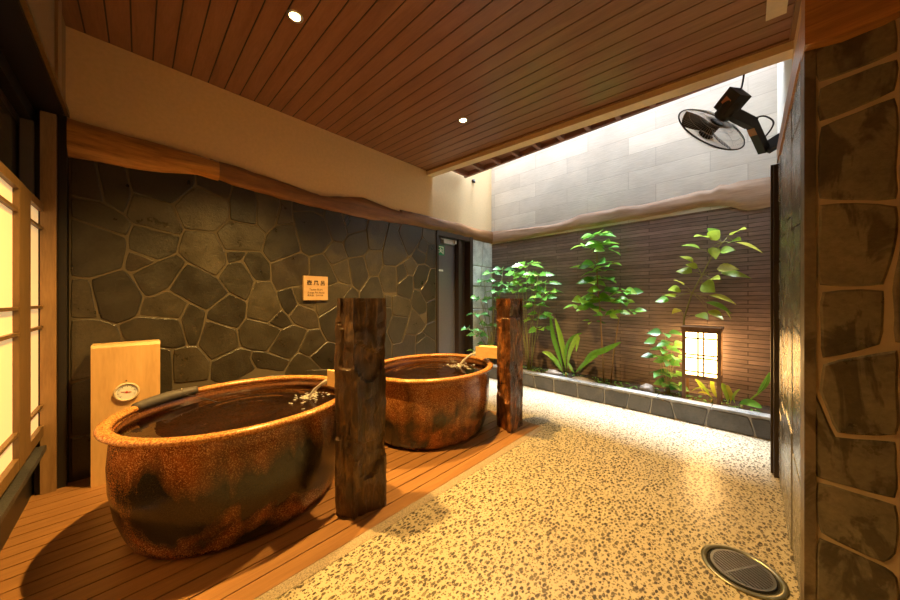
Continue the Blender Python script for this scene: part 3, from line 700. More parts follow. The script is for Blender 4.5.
# ------------------------------------------------------------------ rugged pillars
def pillar(poly, h, mat, label, seed):
    cxy = sum((V(p) for p in poly), V((0, 0))) / 4; bm = bmesh.new()
    nz, ns = 110, 12; rings = []
    for i in range(nz + 1):
        z = h * i / nz; ring = []
        for e in range(4):
            p, q = V(poly[e]), V(poly[(e + 1) % 4]); nrm = V(((q - p).y, -(q - p).x)).normalized()
            if nrm.dot(p - cxy) < 0: nrm = -nrm
            for j in range(ns):
                s = j / ns; x = p.lerp(q, s); P3 = V((x.x * 3, x.y * 3, z * 1.1 + seed * 5))
                d_ = .018 * noise.noise(P3 * 2.2) + .012 * noise.noise(V((x.x * 30, x.y * 30, z * 3 + seed))) + .010 * noise.noise(V((x.x * 14, x.y * 14, z * 14))) + .016 * abs(noise.noise(V((x.x * 9 + seed, x.y * 9, z * 5.5)))) + .006 * abs(noise.noise(V((x.x * 34, x.y * 34, z * 30))))
                st = noise.noise(V((x.x * 6 + seed, x.y * 6, z * 4))); d_ -= .014 * (st > .25)
                edge = (min(s, 1 - s) < .02); x = x + nrm * (d_ - .004) * (.55 if edge else 1)
                ring.append(bm.verts.new((x.x, x.y, z)))
        rings.append(ring)
    n_ = 4 * ns
    for i in range(nz):
        for j in range(n_): bm.faces.new((rings[i][j], rings[i][(j + 1) % n_], rings[i + 1][(j + 1) % n_], rings[i + 1][j]))
    bm.faces.new(rings[0][::-1]); bm.faces.new(rings[-1]); bmesh.ops.recalc_face_normals(bm, faces=bm.faces)
    me = bpy.data.meshes.new('stone_pillar'); bm.to_mesh(me); bm.free(); me.materials.append(mat)
    o = bpy.data.objects.new('stone_pillar', me); o.location = (0, 0, .002); C.objects.link(o); autosmooth(o, 28)
    return tag(o, label, 'pillar', 'rugged pillars beside the baths')
pillar([(-1.652, .770), (-1.522, .812), (-1.512, 1.01), (-1.65, 1.005)], 1.205, M['pillar1'], 'dark rugged pillar standing in front of the nearest pot bath', 1)
pillar([(-1.712, 2.385), (-1.518, 2.325), (-1.535, 2.56), (-1.70, 2.58)], 1.207, M['pillar2'], 'rusty orange-brown rugged pillar nearer the garden, right of the farther bath', 2)

# spouts with falling water
def spout(p0, p1, w, z0, z1, zw, land, label, wl):
    p0, p1 = V((*p0, 0)), V((*p1, 0)); dr = (p1 - p0).normalized(); sd_ = V((-dr.y, dr.x, 0)) * w / 2
    t = thing('water_spout', (p0.x, p0.y, z0), label, 'spout', 'wooden water spouts')
    b = MB(); th = .014
    def pr(a, c, s0, s1, za, zb): b.prism([a + sd_ * s0 + V((0, 0, za)), c + sd_ * s0 + V((0, 0, za)), c + sd_ * s0 + V((0, 0, zb)), a + sd_ * s0 + V((0, 0, zb))], sd_ * (s1 - s0))
    pr(p0, p1, -1, 1, z0, z0 + th); pr(p0, p1, -1, -.8, z0 + th, z1); pr(p0, p1, .8, 1, z0 + th, z1); pr(p0, p1 - dr * .03, -.8, .8, z1 - th, z1)
    b.obj('trough', M['spoutwood'], t)
    b = MB(); a = p1 + V((0, 0, z0 + .03)); e = V((*land, zw)); pts = []; rr = []
    for i in range(9):
        s = i / 8; q = a.lerp(e, s); q.z = a.z + (e.z - a.z) * s ** 1.8; pts.append(q); rr.append(.014 * (1 - .35 * s) + .003 * math.sin(i * 2.4))
    b.tube(pts, rr, 8)
    for i in range(90):
        an = random.uniform(0, math.tau); r = abs(random.gauss(0, .065)); q = e + V((math.cos(an) * r, math.sin(an) * r * 1.2, random.uniform(0, .012) * math.exp(-r * 9) + .002))
        sc3 = random.uniform(.8, 3); b.sphere(q, random.uniform(.003, .009), 1, (sc3, 2.4 - .5 * sc3, .45))
    o = b.obj('falling_water', M['stream'], None, True); tag(o, wl, 'water', 'streams falling into the baths')
spout((-1.635, .965), (-1.955, .915), .13, .645, .745, zw1, (-2.13, .80), 'cypress spout over the nearest bath, mostly hidden behind the front pillar', 'white splashing stream falling into the nearest bath')
spout((-1.69, 2.47), (-1.945, 2.385), .12, .632, .735, zw2, (-2.10, 2.27), 'yellow cypress spout over the farther bath, left of the rusty pillar', 'white splashing stream falling into the farther bath')

# thermometer board
tb = thing('thermometer_board', (-3.04, -.05, .001), 'tall pale cypress board box holding a round gauge by the nearest bath', 'board')
b = MB(); b.prism([(-3.12, -.215, .001), (-2.985, -.215, .001), (-2.985, -.215, .885), (-3.00, -.215, .905), (-3.12, -.215, .905)], (0, .32, 0)); b.obj('board_box', M['cypress'], tb)
RY = Matrix.Rotation(math.pi / 2, 3, 'Y')
b = MB(); b.lathe([(0, 0), (.060, 0), (.062, .006), (.060, .014), (.052, .015), (.050, .010)], (-2.985, -.058, .58), 1, 1, 40, RY); g = b.obj('thermometer_gauge', M['ceilplate'], tb, True); g['label'] = 'round white dial thermometer on the board'
b = MB(); b.lathe([(0, .0105), (.051, .0105)], (-2.985, -.058, .58), 1, 1, 40, RY); b.obj('dial_face', M['white'], g, loc=(0, 0, 0))
b = MB()
for i in range(24):
    an = math.radians(-135 + i * 270 / 23); cc, ss = math.sin(an), math.cos(an); big = i % 3 == 0
    r0, r1 = (.034 if big else .039), .044
    b.tube([(-2.974, -.058 + cc * r0, .58 + ss * r0), (-2.974, -.058 + cc * r1, .58 + ss * r1)], .0014 if big else .0007, 4)
b.obj('dial_marks', M['ink'], g, loc=(0, 0, 0))
b = MB(); b.tube([(-2.973, -.085, .586), (-2.973, -.036, .578)], [.0012, .0022], 5); b.lathe([(0, .0), (.006, 0), (.006, .004), (0, .004)], (-2.975, -.058, .58), 1, 1, 12, RY); b.obj('needle', M['red'], g, loc=(0, 0, 0))
b = MB(); b.tube([(-2.99, -.06, .655), (-2.978, -.06, .655)], .004, 8); b.obj('screw', M['fanblack'], g, loc=(0, 0, 0))

# rubber rim guard with clip and wire on the nearest tub
rg = thing('rim_guard', (-2.7, .25, .60), 'dark rubber sleeve clipped over the back rim of the nearest bath', 'rim sleeve')
pts = []
for i in range(19):
    an = math.radians(236 - i * 36 / 18); pts.append((-2.19 + .541 * .955 * math.cos(an), .467 + .615 * .955 * math.sin(an), .586))
b = MB(); b.tube([V(p) + V((.012, .006, .004)) for p in pts], [.026 + .006 * math.sin(i / 18 * math.pi) for i in range(19)], 12); b.obj('sleeve', M['rubber'], rg, True)
cl = V(pts[14]); b = MB(); ring = []
for i in range(12):
    q = math.radians(-60 + i * 25); ring.append(cl + V((-.038 * math.cos(q + 2.1), 0, .038 * math.sin(q + .6)))); 
b.tube(ring, .0035, 6); b.obj('clip', M['cable_white'], rg, True)
b = MB(); b.cable([cl + V((.036, 0, .01)), cl + V((.08, .05, -.01)), cl + V((.16, .12, -.03)), cl + V((.2, .18, -.06))], .0018, 5); b.obj('wire', M['rubber'], rg, True)

# ------------------------------------------------------------------ downlights and ceiling plate
SL = math.atan(.0575)
def downlight(x, y, label, power):
    z = cz(x)
    t = thing('downlight', (x, y, z), label, 'ceiling light', 'recessed ceiling downlights')
    b = MB(); b.lathe([(.030, .0), (.046, .0), (.046, -.004), (.032, -.007), (.030, 0)], (x, y, z), 1, 1, 32); b.obj('trim_ring', M['silver'], t, True)
    b = MB(); b.lathe([(0, -.002), (.030, -.002)], (x, y, z), 1, 1, 32); b.obj('lens', M['lamp'], t)
    ld = bpy.data.lights.new('downlight_beam', 'SPOT'); ld.energy = power; ld.color = (1, .575, .15); ld.spot_size = math.radians(114); ld.spot_blend = .85; ld.shadow_soft_size = .028
    lo_ = bpy.data.objects.new('downlight_beam', ld); lo_.location = (x, y, z - .012); C.objects.link(lo_)
    lo_.parent = t; lo_.matrix_parent_inverse = Matrix.Translation(t.location).inverted()
downlight(-1.958, .66, 'glaring round downlight above the nearest pot bath', 680)
downlight(-1.944, 2.164, 'round downlight above the farther pot bath', 580)
downlight(-.55, 1.05, 'round downlight above the pebble floor, just out of view', 12)
b = MB(); b.prism([(.072, 2.30, cz(.072) - .012), (.152, 2.30, cz(.152) - .012), (.152, 2.50, cz(.152) - .012), (.072, 2.50, cz(.072) - .012)], (0, 0, .011)); tag(b.obj('ceiling_plate', M['ceilplate']), 'small beige square plate on the ceiling by the right wall', 'cover plate')

# ------------------------------------------------------------------ floor drain
dr = thing('floor_drain', (-.02, 1.867, .001), 'round metal slotted drain grate in the pebble floor', 'drain')
cx, cy = -.02, 1.867
b = MB(); b.lathe([(.118, .002), (.140, .002), (.140, .006), (.133, .009), (.118, .006), (.118, .002)], (cx, cy, 0), 1, 1, 48); b.obj('outer_ring', M['brass_ring'], dr, True)
b = MB(); b.lathe([(0, .0015), (.118, .0015)], (cx, cy, 0), 1, 1, 40); b.obj('drain_well', M['void'], dr)
b = MB(); b.lathe([(.096, .003), (.106, .003), (.106, .009), (.096, .009), (.096, .003)], (cx, cy, 0), 1, 1, 48)
an = math.radians(-34); dv = V((math.cos(an), math.sin(an), 0)); nv = V((-dv.y, dv.x, 0))
for i in range(-6, 7):
    o_ = i * .0145; hl = math.sqrt(max(0, .100 ** 2 - o_ ** 2)); c0 = V((cx, cy, .003)) + nv * o_
    q = [c0 - dv * hl - nv * .0030, c0 + dv * hl - nv * .0030, c0 + dv * hl + nv * .0030, c0 - dv * hl + nv * .0030]; b.prism(q, (0, 0, .006))
c0 = V((cx, cy, .003)); q = [c0 - nv * .097 - dv * .004, c0 + nv * .097 - dv * .004, c0 + nv * .097 + dv * .004, c0 - nv * .097 + dv * .004]; b.prism(q, (0, 0, .0065))
b.obj('grate', M['steel'], dr)

# ------------------------------------------------------------------ planter curb, coping, soil
YP = 3.745
sbox('planter_soil', M['concrete_soil'], ((LX + .01, YP + .10, 0), (.20, YF - .002, .165)), label='dark soil bed of the planter')
sbox('planter_curb', M['grout_grey'], ((LX + .03, YP + .006, 0), (.16, YP + .10, .178)), label='low stone curb retaining the planter')
polys = []; x = LX + .03
while x < .15:
    w = random.uniform(.20, .34); x2 = min(x + w, .155); s = random.uniform(-.04, .04)
    if .155 - x2 < .1: x2 = .155
    polys.append([(x, .0), (x2, .0), (x2 + (s if x2 < .15 else 0), .174), (x, .174)] if not polys else [(x, .0), (x2, .0), (x2 + (s if x2 < .15 else 0), .174), (x + ps, .174)])
    ps = s; x = x2
    if x >= .15: break
struct(stones_mesh(polys, lambda p: V((p[0], YP + .006, p[1])), (0, -1, 0), .012, .005, M['stone_curb'], 'planter_curb_stones'), 'dark slate facing stones of the planter curb')
b = MB(); x = LX + .03
while x < .15:
    x2 = min(x + random.uniform(.34, .6), .16)
    if .16 - x2 < .15: x2 = .16
    b.box((x + .003, YP - .008, .178), (x2 - .003, YP + .11, .198), bev=.003); x = x2
    if x >= .155: break
struct(b.obj('planter_coping', M['stone_coping']), 'smooth grey slate coping on the planter curb')
def rock(c, r, s, label):
    b = MB(); b.sphere(c, r, 3, s, .35); tag(b.obj('rock', M['rock'], smooth=True), label, 'rock', 'rocks in the planter')
q = onY(553, 371, 3.90); rock((q.x, 3.91, .20), .085, (1.3, .6, .6), 'grey rock at the left foot of the broad-leaved plant')
q = onY(583, 378, 3.90); rock((q.x, 3.91, .185), .085, (1.5, .6, .4), 'flat grey rock right of the broad-leaved plant')
q = onY(647, 386, 3.92); rock((q.x, 3.93, .21), .062, (1.1, .8, .9), 'round grey rock left of the small shrub by the lantern')

# ------------------------------------------------------------------ lantern
lt = thing('garden_lantern', (-.34, 4.02, .165), 'lit square wooden paper lantern on legs in the planter', 'lantern')
Q = {}
lx0, lx1, ly0, ly1 = -.485, -.185, 3.90, 4.17
b = MB()
for n_, (xa, ya) in enumerate(((lx0, ly0), (lx1 - .03, ly0), (lx0, ly1 - .03), (lx1 - .03, ly1 - .03))):
    bb = MB(); bb.box((xa, ya, .165), (xa + .03, ya + .03, .915), bev=.002); bb.obj('leg', M['lanternwood'], lt)
b.box((lx0 - .012, ly0 - .012, .90), (lx1 + .012, ly1 + .012, .925), bev=.002); b.obj('lantern_top', M['lanternwood'], lt)
for z in (.885, .42):
    b = MB()
    b.box((lx0 + .002, ly0 + .002, z - .018), (lx1 - .002, ly0 + .026, z + .018)); b.box((lx0 + .002, ly1 - .026, z - .018), (lx1 - .002, ly1 - .002, z + .018))
    b.box((lx0 + .002, ly0 + .026, z - .018), (lx0 + .026, ly1 - .026, z + .018)); b.box((lx1 - .026, ly0 + .026, z - .018), (lx1 - .002, ly1 - .026, z + .018))
    b.obj('rail', M['lanternwood'], lt)
xm = (lx0 + lx1) / 2
for z in (.81, .645, .612, .475):
    b = MB(); b.box((lx0 + .03, ly0 + .004, z - .007), (lx1 - .03, ly0 + .014, z + .007)); b.obj('lattice_bar', M['lanternwood'], lt)
    b = MB(); b.box((lx1 - .014, ly0 + .03, z - .007), (lx1 - .004, ly1 - .03, z + .007)); b.obj('lattice_bar', M['lanternwood'], lt)
for x in (xm - .022, xm + .022): b = MB(); b.box((x - .007, ly0 + .002, .438), (x + .007, ly0 + .014, .867)); b.obj('lattice_bar', M['lanternwood'], lt)
for y in (4.015, 4.055): b = MB(); b.box((lx1 - .014, y - .007, .438), (lx1 - .002, y + .007, .867)); b.obj('lattice_bar', M['lanternwood'], lt)
b = MB(); b.box((lx0 + .018, ly0 + .018, .44), (lx1 - .018, ly1 - .018, .866)); b.obj('paper_shade', M['lantern'], lt)

# ------------------------------------------------------------------ wall fan
NF = V((-.700, .515, -.494)).normalized(); CF = V((-.204, 3.1, 2.523)); RF = .258
U = V((0, 0, 1)).cross(NF).normalized(); W = NF.cross(U); MF = Matrix((U, W, NF)).transposed()
fan = thing('wall_fan', (.19, 3.32, 2.36), 'black caged wall fan tilted down on a bracket from the right wall', 'fan')
b = MB(); b.lathe([(RF - .006, .0), (RF, .006), (RF + .006, 0), (RF, -.006)], CF, 1, 1, 64, MF, True); b.obj('cage_rim', M['fanblack'], fan, True)
b = MB()
for s, dp in ((1, .055), (-1, .05)):
    for r in (.06, .13, .20): 
        z = s * dp * (1 - (r / RF) ** 4); b.lathe([(r - .0012, z), (r, z + .0012), (r + .0012, z), (r, z - .0012)], CF, 1, 1, 48, MF, True)
    for i in range(72):
        an = i * math.tau / 72; pp = []
        for r in (.05, .12, .18, .225, RF): pp.append(CF + MF @ V((r * math.cos(an + (.25 * (1 - r / RF))), r * math.sin(an + (.25 * (1 - r / RF))), s * dp * (1 - (r / RF) ** 4))))
        b.tube(pp, .0010, 3, False)
b.obj('cage', M['cage'], fan)
b = MB(); b.lathe([(0, .062), (.045, .058), (.055, .05), (.055, .045), (0, .045)], CF, 1, 1, 32, MF); b.lathe([(0, -.05), (.05, -.05), (.05, -.044), (0, -.044)], CF, 1, 1, 32, MF); b.obj('hub_badge', M['fanblack'], fan, True)
b = MB(); b.lathe([(0, .03), (.04, .03), (.042, -.03), (0, -.03)], CF, 1, 1, 24, MF); b.obj('hub', M['fanblack'], fan, True)
for kk in range(3):
    b = MB(); vs = []; an0 = kk * math.tau / 3 + .35
    for i in range(9):
        r = .038 + i / 8 * .19; wdt = .05 + .11 * math.sin(min(1, i / 6) * math.pi / 2)
        row = []
        for j in range(7):
            a = an0 + (j / 6 - .3) * wdt / r * 1.0; row.append(CF + MF @ V((r * math.cos(a), r * math.sin(a), .022 * (1 - 2 * j / 6))))
        vs.append(row)
    vv = [[b.bm.verts.new(p) for p in row] for row in vs]
    for i in range(8):
        for j in range(6): b.bm.faces.new((vv[i][j], vv[i + 1][j], vv[i + 1][j + 1], vv[i][j + 1]))
    o = b.obj('blade', M['blade'], fan, True); sm_ = o.modifiers.new('thickness', 'SOLIDIFY'); sm_.thickness = .0025
MC = CF - NF * .05
b = MB(); b.lathe([(0, -.03), (.045, -.03), (.058, -.045), (.06, -.12), (.05, -.16), (.0, -.17)], MC, 1, 1, 32, MF); b.obj('motor_housing', M['fanblack'], fan, True)
def obox(name, c, ux, uy, uz, hx, hy, hz, mat, parent, bev=.004):
    b = MB(); R = Matrix((ux, uy, uz)).transposed(); b.box((-hx, -hy, -hz), (hx, hy, hz), bev=bev)
    for v in b.bm.verts: v.co = V(c) + R @ v.co
    return b.obj(name, mat, parent)
P0 = MC - NF * .11; P1 = V((.02, 3.17, 2.50)); P2 = V((.085, 3.30, 2.33)); P3 = V((.195, 3.33, 2.40))
def link(name, a, c, w, h, mat=M['fanblack']):
    z = (c - a).normalized(); x = z.cross(V((.7, .7, .1))).normalized(); y = z.cross(x)
    return obox(name, (a + c) / 2, x, y, z, w / 2, h / 2, (c - a).length / 2, mat, fan)
link('motor_cover', MC - NF * .055 + V((0, 0, .02)), P0 - NF * .08 + V((0, 0, .03)), .125, .10)
link('pivot', P0 - NF * .0 - V((0, 0, .04)), P1, .065, .065); link('arm', P1 - (P2 - P1) * .1, P2 + (P2 - P1) * .08, .06, .045); link('bracket', P2, P3, .10, .035)
b = MB(); b.box((.184, 3.25, 2.30), (.199, 3.41, 2.50), bev=.003); b.obj('wall_plate', M['fanblack'], fan)
q = ray(734, 101).normalized(); toc = -q; lx_ = V((0, 0, 1)).cross(toc).normalized()
# rating labels on motor and arm
zz = (P2 - P1).normalized(); xn = zz.cross(V((.7, .7, .1))).normalized(); yn = zz.cross(xn)
sgn = 1 if xn.dot(-ray(745, 122)) > 0 else -1; sg2 = 1 if yn.dot(-ray(745, 122)) > 0 else -1
obox('label_plate', P1.lerp(P2, .25) + yn * sg2 * .0236, xn, yn, zz, .028, .001, .028, M['copper_label'], fan, 0)
zz2 = -NF; xn2 = zz2.cross(V((.7, .7, .1))).normalized(); yn2 = zz2.cross(xn2); cm = (MC - NF * .055 + V((0, 0, .02)) + P0 - NF * .08 + V((0, 0, .03))) / 2
s3 = 1 if xn2.dot(-ray(730, 100)) > 0 else -1; s4 = 1 if yn2.dot(-ray(730, 100)) > 0 else -1
obox('label_plate', cm + yn2 * s4 * .0512, xn2, yn2, zz2, .03, .001, .022, M['copper_label'], fan, 0)
b = MB(); b.cable([P0 - NF * .08 + V((0, 0, .05)), (-.035, 3.1, 2.75), (-.02, 3.05, 2.84), (-.03, 2.96, 2.90), (-.03, 2.90, 2.93)], .006, 6); b.obj('power_cable', M['fanblack'], fan, True)
b = MB(); b.cable([P1 + V((.0, 0, .03)), P1 + V((.06, .03, .045)), P1 + V((.11, .06, .0)), P1 + V((.10, .08, -.05)), P1.lerp(P2, .7)], .006, 6); b.obj('cable_loop', M['fanblack'], fan, True)

# ------------------------------------------------------------------ plants
def leaf(bm, base, direc, length, width, droop=.25, fold=.25, lob=False):
    d_ = V(direc).normalized(); up = V((0, 0, 1)); side = d_.cross(up)
    side = side.normalized() if side.length > .05 else V((1, 0, 0)); nn = side.cross(d_)
    tn = V((random.uniform(-.4, .7), random.uniform(-1.5, .1), random.uniform(.7, 1.1))); side = d_.cross(tn)
    side = side.normalized() if side.length > .1 else V((1, 0, 0)); nn = side.cross(d_)
    n_ = 9 if lob else 6; rows = []
    prof = (0, .30, .62, .86, 1, .92, .62, .30, .0) if not lob else None
    for i in range(n_ + 1):
        s = i / n_; c = V(base) + d_ * length * s - V((0, 0, 1)) * droop * length * s * s
        w = 1.45 * width * .5 * (math.sin(math.pi * min(1, s ** .7)) ** 1.05 if 0 < s < 1 else 0)
        if lob: w *= (1.25 if i in (3, 5, 7) else .7)
        rows.append((bm.verts.new(c + side * w + nn * fold * w), bm.verts.new(c), bm.verts.new(c - side * w + nn * fold * w)))
    for a, c in zip(rows, rows[1:]):
        for j in (0, 1):
            try: bm.faces.new((a[j], c[j], c[j + 1], a[j + 1]))
            except ValueError: pass
def rosette(fb, sb, c, n, L_, W_, up=.25, pet=.05, lob=False, spread=1.0, facing=None):
    c = V(c); off = random.uniform(0, math.tau)
    for i in range(n):
        an = off + i * math.tau / n + random.uniform(-.3, .3); d_ = V((math.cos(an), math.sin(an) * .8 - .12, up + random.uniform(-.25, .3))).normalized()
        p = c + d_ * pet * random.uniform(.6, 1.3); sb.tube([c, c.lerp(p, .5) + V((0, 0, .006)), p], [.003, .002, .0016], 4, False)
        d2 = V((d_.x, d_.y, d_.z * .4 - .05)); leaf(fb.bm, p, d2, L_ * random.uniform(.85, 1.3), W_ * random.uniform(.8, 1.15), random.uniform(.1, .4), random.uniform(.1, .35), lob)
def finish(t, fb, sb, lm, smat):
    for bm_ in (fb.bm, sb.bm):
        for v in bm_.verts:
            v.co.x = min(max(v.co.x, LX + .045), RX - .03); v.co.y = min(v.co.y, YF - .02)
    
    fb.obj('foliage', lm, t, True); sb.obj('stem', smat, t, True)
SOIL = .165
def P(px, py, Y): return onY(px, py, Y)
def plant(name, base, label, cat='plant', group=None):
    return thing(name, (base.x, base.y, SOIL), label, cat, group), MB(), MB()
def stem(sb, pts, r0=.008, r1=.004):
    n_ = len(pts); sb.tube(pts, [r0 + (r1 - r0) * i / (n_ - 1) for i in range(n_)], 6)

# shrub by the corner (left) and shrub behind the far pillar
def shrub(base_px, Y, heads, label, lm, stems):
    bse = P(base_px, 372, Y); bse.x = max(bse.x, -2.98); bse.z = SOIL; t, fb, sb = plant('garden_shrub', bse, label, 'shrub')
    for i, (px, py, n_, L_) in enumerate(heads):
        Yh = Y + random.uniform(-.10, .10); h = P(px, py, Yh)
        if h.x < -3.04: h = onX(px, py, -3.04)
        b0 = V((bse.x + random.uniform(-.05, .05), Y + random.uniform(-.03, .03), SOIL)); mid = b0.lerp(h, .5) + V((random.uniform(-.03, .03), 0, .06))
        if i < stems: stem(sb, [b0, b0.lerp(mid, .5), mid, mid.lerp(h, .55) + V((0, 0, .02)), h], .007, .003)
        else: 
            k = V((h.x * .6 + bse.x * .4, Y, h.z - .14)); stem(sb, [k, k.lerp(h, .5), h], .004, .0025)
        rosette(fb, sb, h, n_, L_ * 1.1, L_ * .52, .3, .055, True)
    finish(t, fb, sb, lm, M['stem'])
shrub(486, 4.0, [(492,274,7,.13),(484,282,7,.13),(503,270,6,.12),(497,292,7,.13),(481,300,7,.12),(478,315,6,.12),(488,325,6,.12),(478,335,7,.13),(470,330,6,.12),(486,345,6,.12),(497,310,6,.12),(476,352,5,.11),(505,285,6,.12),(493,300,6,.12)], 'leafy green shrub in the planter corner beside the door', M['leaf_dark'], 8)
shrub(529, 4.02, [(527,266,7,.14),(516,274,7,.13),(538,276,7,.13),(522,284,7,.14),(546,284,7,.13),(532,290,7,.14),(515,292,6,.13),(543,298,7,.13),(524,302,6,.13),(536,306,7,.13),(533,320,5,.12),(540,330,5,.12),(549,292,6,.12),(526,275,6,.13),(540,315,6,.12)], 'dense green shrub rising behind the rusty pillar', M['leaf'], 7)

# tall aralia in the middle
bse = P(604, 384, 4.05); bse.z = SOIL; t, fb, sb = plant('tall_aralia', bse, 'tallest green plant with tiered leaf clusters in mid planter', 'plant')
stem(sb, [bse, P(602, 345, 4.05), P(600, 310, 4.05), P(597, 275, 4.05), P(597, 240, 4.05)], .011, .006)
b2 = P(611, 384, 4.1); b2.z = SOIL; stem(sb, [b2, P(614, 350, 4.1), P(619, 318, 4.08), P(621, 300, 4.05)], .009, .005)
for px, py, n_, L_ in [(597,236,8,.17),(600,244,6,.15),(588,247,4,.15),(606,250,4,.15),(596,264,5,.16),(588,268,3,.15),(607,266,3,.15),(600,272,4,.14),(597,280,4,.15),(590,282,3,.15),(604,279,3,.15),(601,290,5,.15),(594,297,5,.16),(585,300,4,.16),(601,300,5,.14),(579,306,4,.15),(591,309,4,.14)]:
    rosette(fb, sb, P(px, py, 4.05 + random.uniform(-.06, .06)), n_, L_, L_ * .55, .15, .045, False)
for px, py, n_, L_ in [(620,291,6,.15),(628,293,4,.15),(615,300,5,.12),(624,303,5,.12),(630,312,4,.14),(617,312,5,.11),(605,316,4,.11),(592,322,3,.10)]:
    rosette(fb, sb, P(px, py, 4.05 + random.uniform(-.05, .05)), n_, L_, L_ * .45, .2, .05, False)
finish(t, fb, sb, M['leaf'], M['stem_brown'])

# broad-bladed cast iron plant
bse = P(566, 373, 3.98); bse.z = SOIL; t, fb, sb = plant('cast_iron_plant', bse, 'broad-bladed green plant with long arching leaves left of the tall plant', 'plant')
def blade(pts, w, mat_b, Y):
    pts = [P(px, py, Y + dy) for px, py, dy in pts]; n_ = 12; rows = []
    def bz(s):
        k = (len(pts) - 1) * s; i = min(int(k), len(pts) - 2); a, c = pts[i], pts[i + 1]; p_ = pts[max(0, i - 1)]; q_ = pts[min(len(pts) - 1, i + 2)]; u = k - i
        return .5 * ((2 * a) + (c - p_) * u + (2 * p_ - 5 * a + 4 * c - q_) * u * u + (3 * a - p_ - 3 * c + q_) * u ** 3)
    for i in range(n_ + 1):
        s = i / n_; p = bz(s); t_ = (bz(min(1, s + .04)) - bz(max(0, s - .04))).normalized(); sd2 = t_.cross(V((.25, -1, .25))).normalized(); nn = sd2.cross(t_)
        ww = w * .36 * (math.sin(math.pi * min(1, max(0, (s - .12) / .88)) ** .9) ** .7 if s > .12 and s < 1 else .04)
        rows.append([mat_b.bm.verts.new(p + sd2 * ww + nn * ww * .3), mat_b.bm.verts.new(p), mat_b.bm.verts.new(p - sd2 * ww + nn * ww * .3)])
    for a, c in zip(rows, rows[1:]):
        for j in (0, 1): mat_b.bm.faces.new((a[j], c[j], c[j + 1], a[j + 1]))
for pts, w in [([(564,373,0),(558,352,.02),(553,335,.03),(550,313,.05)], .085), ([(566,373,0),(563,350,.0),(560,335,0),(555,318,0)], .095), ([(566,372,0),(566,350,0),(572,338,-.02),(582,333,-.03)], .06),
               ([(567,372,0),(570,352,-.04),(578,336,-.06),(576,352,-.1)], .08), ([(563,374,0),(556,362,-.04),(549,354,-.08),(542,352,-.1)], .09), ([(564,374,0),(559,366,-.05),(556,360,-.08),(549,356,-.1)], .06),
               ([(574,374,-.02),(582,366,-.05),(592,358,-.05),(598,356,-.04)], .07), ([(580,372,0),(590,356,-.02),(605,350,-.04),(621,342,-.05)], .10), ([(575,374,-.02),(572,370,-.06),(570,366,-.08),(569,363,-.1)], .05)]:
    blade(pts, w, fb, 3.98)
sb.tube([(bse.x, bse.y, SOIL), (bse.x, bse.y, SOIL + .06)], .012, 6)
finish(t, fb, sb, M['leaf'], M['stem'])

# tall plant behind the lantern, yellow light painted into its leaves
bse = P(684, 390, 4.20); bse.z = SOIL; t, fb, sb = plant('tall_aralia', bse, 'tall plant leaning right behind the lantern, yellow lantern light painted into its leaves', 'plant')
Yt = 4.14
sp_ = [bse, P(684, 350, Yt), P(684, 318, Yt), P(692, 293, Yt), P(702, 275, Yt), P(712, 256, Yt), P(722, 243, Yt), P(727, 238, Yt)]
stem(sb, sp_, .010, .004)
lv = [((704,250),(690,246),.17,.09),((708,244),(716,233),.16,.08),((716,240),(700,236),.15,.08),((722,243),(712,231),.15,.08),((727,238),(740,230),.17,.08),((728,240),(748,246),.18,.06),((724,245),(736,240),.14,.07),((718,252),(728,250),.12,.07),((712,246),(714,252),.10,.07),
      ((700,266),(686,258),.15,.06),((702,270),(691,265),.13,.05),((698,274),(684,271),.14,.07),((708,270),(728,268),.16,.07),((706,272),(735,274),.20,.05),((704,280),(716,278),.12,.06),((700,283),(708,287),.11,.10),((690,290),(678,281),.14,.06),((688,292),(674,289),.14,.07),
      ((684,300),(668,295),.14,.07),((685,308),(676,311),.10,.05),((695,292),(722,298),.20,.07),((693,298),(718,306),.20,.08),((689,312),(703,316),.12,.07),((688,300),(662,300),.12,.06),((720,305),(726,312),.10,.05),((698,306),(716,314),.14,.06)]
for (ax, ay), (bx, by), L_, W_ in lv:
    a, c = P(ax, ay, Yt), P(bx, by, Yt - .05 + random.uniform(-.08, .08)); st = min(sp_, key=lambda q: (q - a).length); dd = (c - a).normalized()
    root = c - dd * L_ * .55
    sb.tube([st, st.lerp(root, .5) + V((0, 0, .015)), root], [.004, .003, .002], 4, False); leaf(fb.bm, root, V((dd.x, dd.y - .15, dd.z + .15)), L_ * 1.15, W_ * 1.1, .3, .2)
finish(t, fb, sb, M['leaf_lanternlit'], M['stem'])
# small shrub left of lantern
bse = P(668, 390, 4.0); bse.z = SOIL; t, fb, sb = plant('small_shrub', bse, 'small dark-leaved shrub close against the left side of the lantern', 'shrub')
for px, py, n_, L_ in [(665,334,4,.11),(658,342,4,.12),(665,350,5,.12),(672,345,4,.11),(676,358,5,.11),(667,361,5,.12),(658,356,4,.10),(662,374,5,.11),(673,374,5,.11),(667,384,5,.10),(676,386,4,.10)]:
    h = P(px, py, 4.0 + random.uniform(-.06, .06)); stem(sb, [bse + V((random.uniform(-.02, .02), 0, 0)), bse.lerp(h, .5) + V((random.uniform(-.02, .02), 0, .02)), h], .004, .002); rosette(fb, sb, h, n_, L_, L_ * .55, .2, .03)
finish(t, fb, sb, M['leaf_dark'], M['stem'])
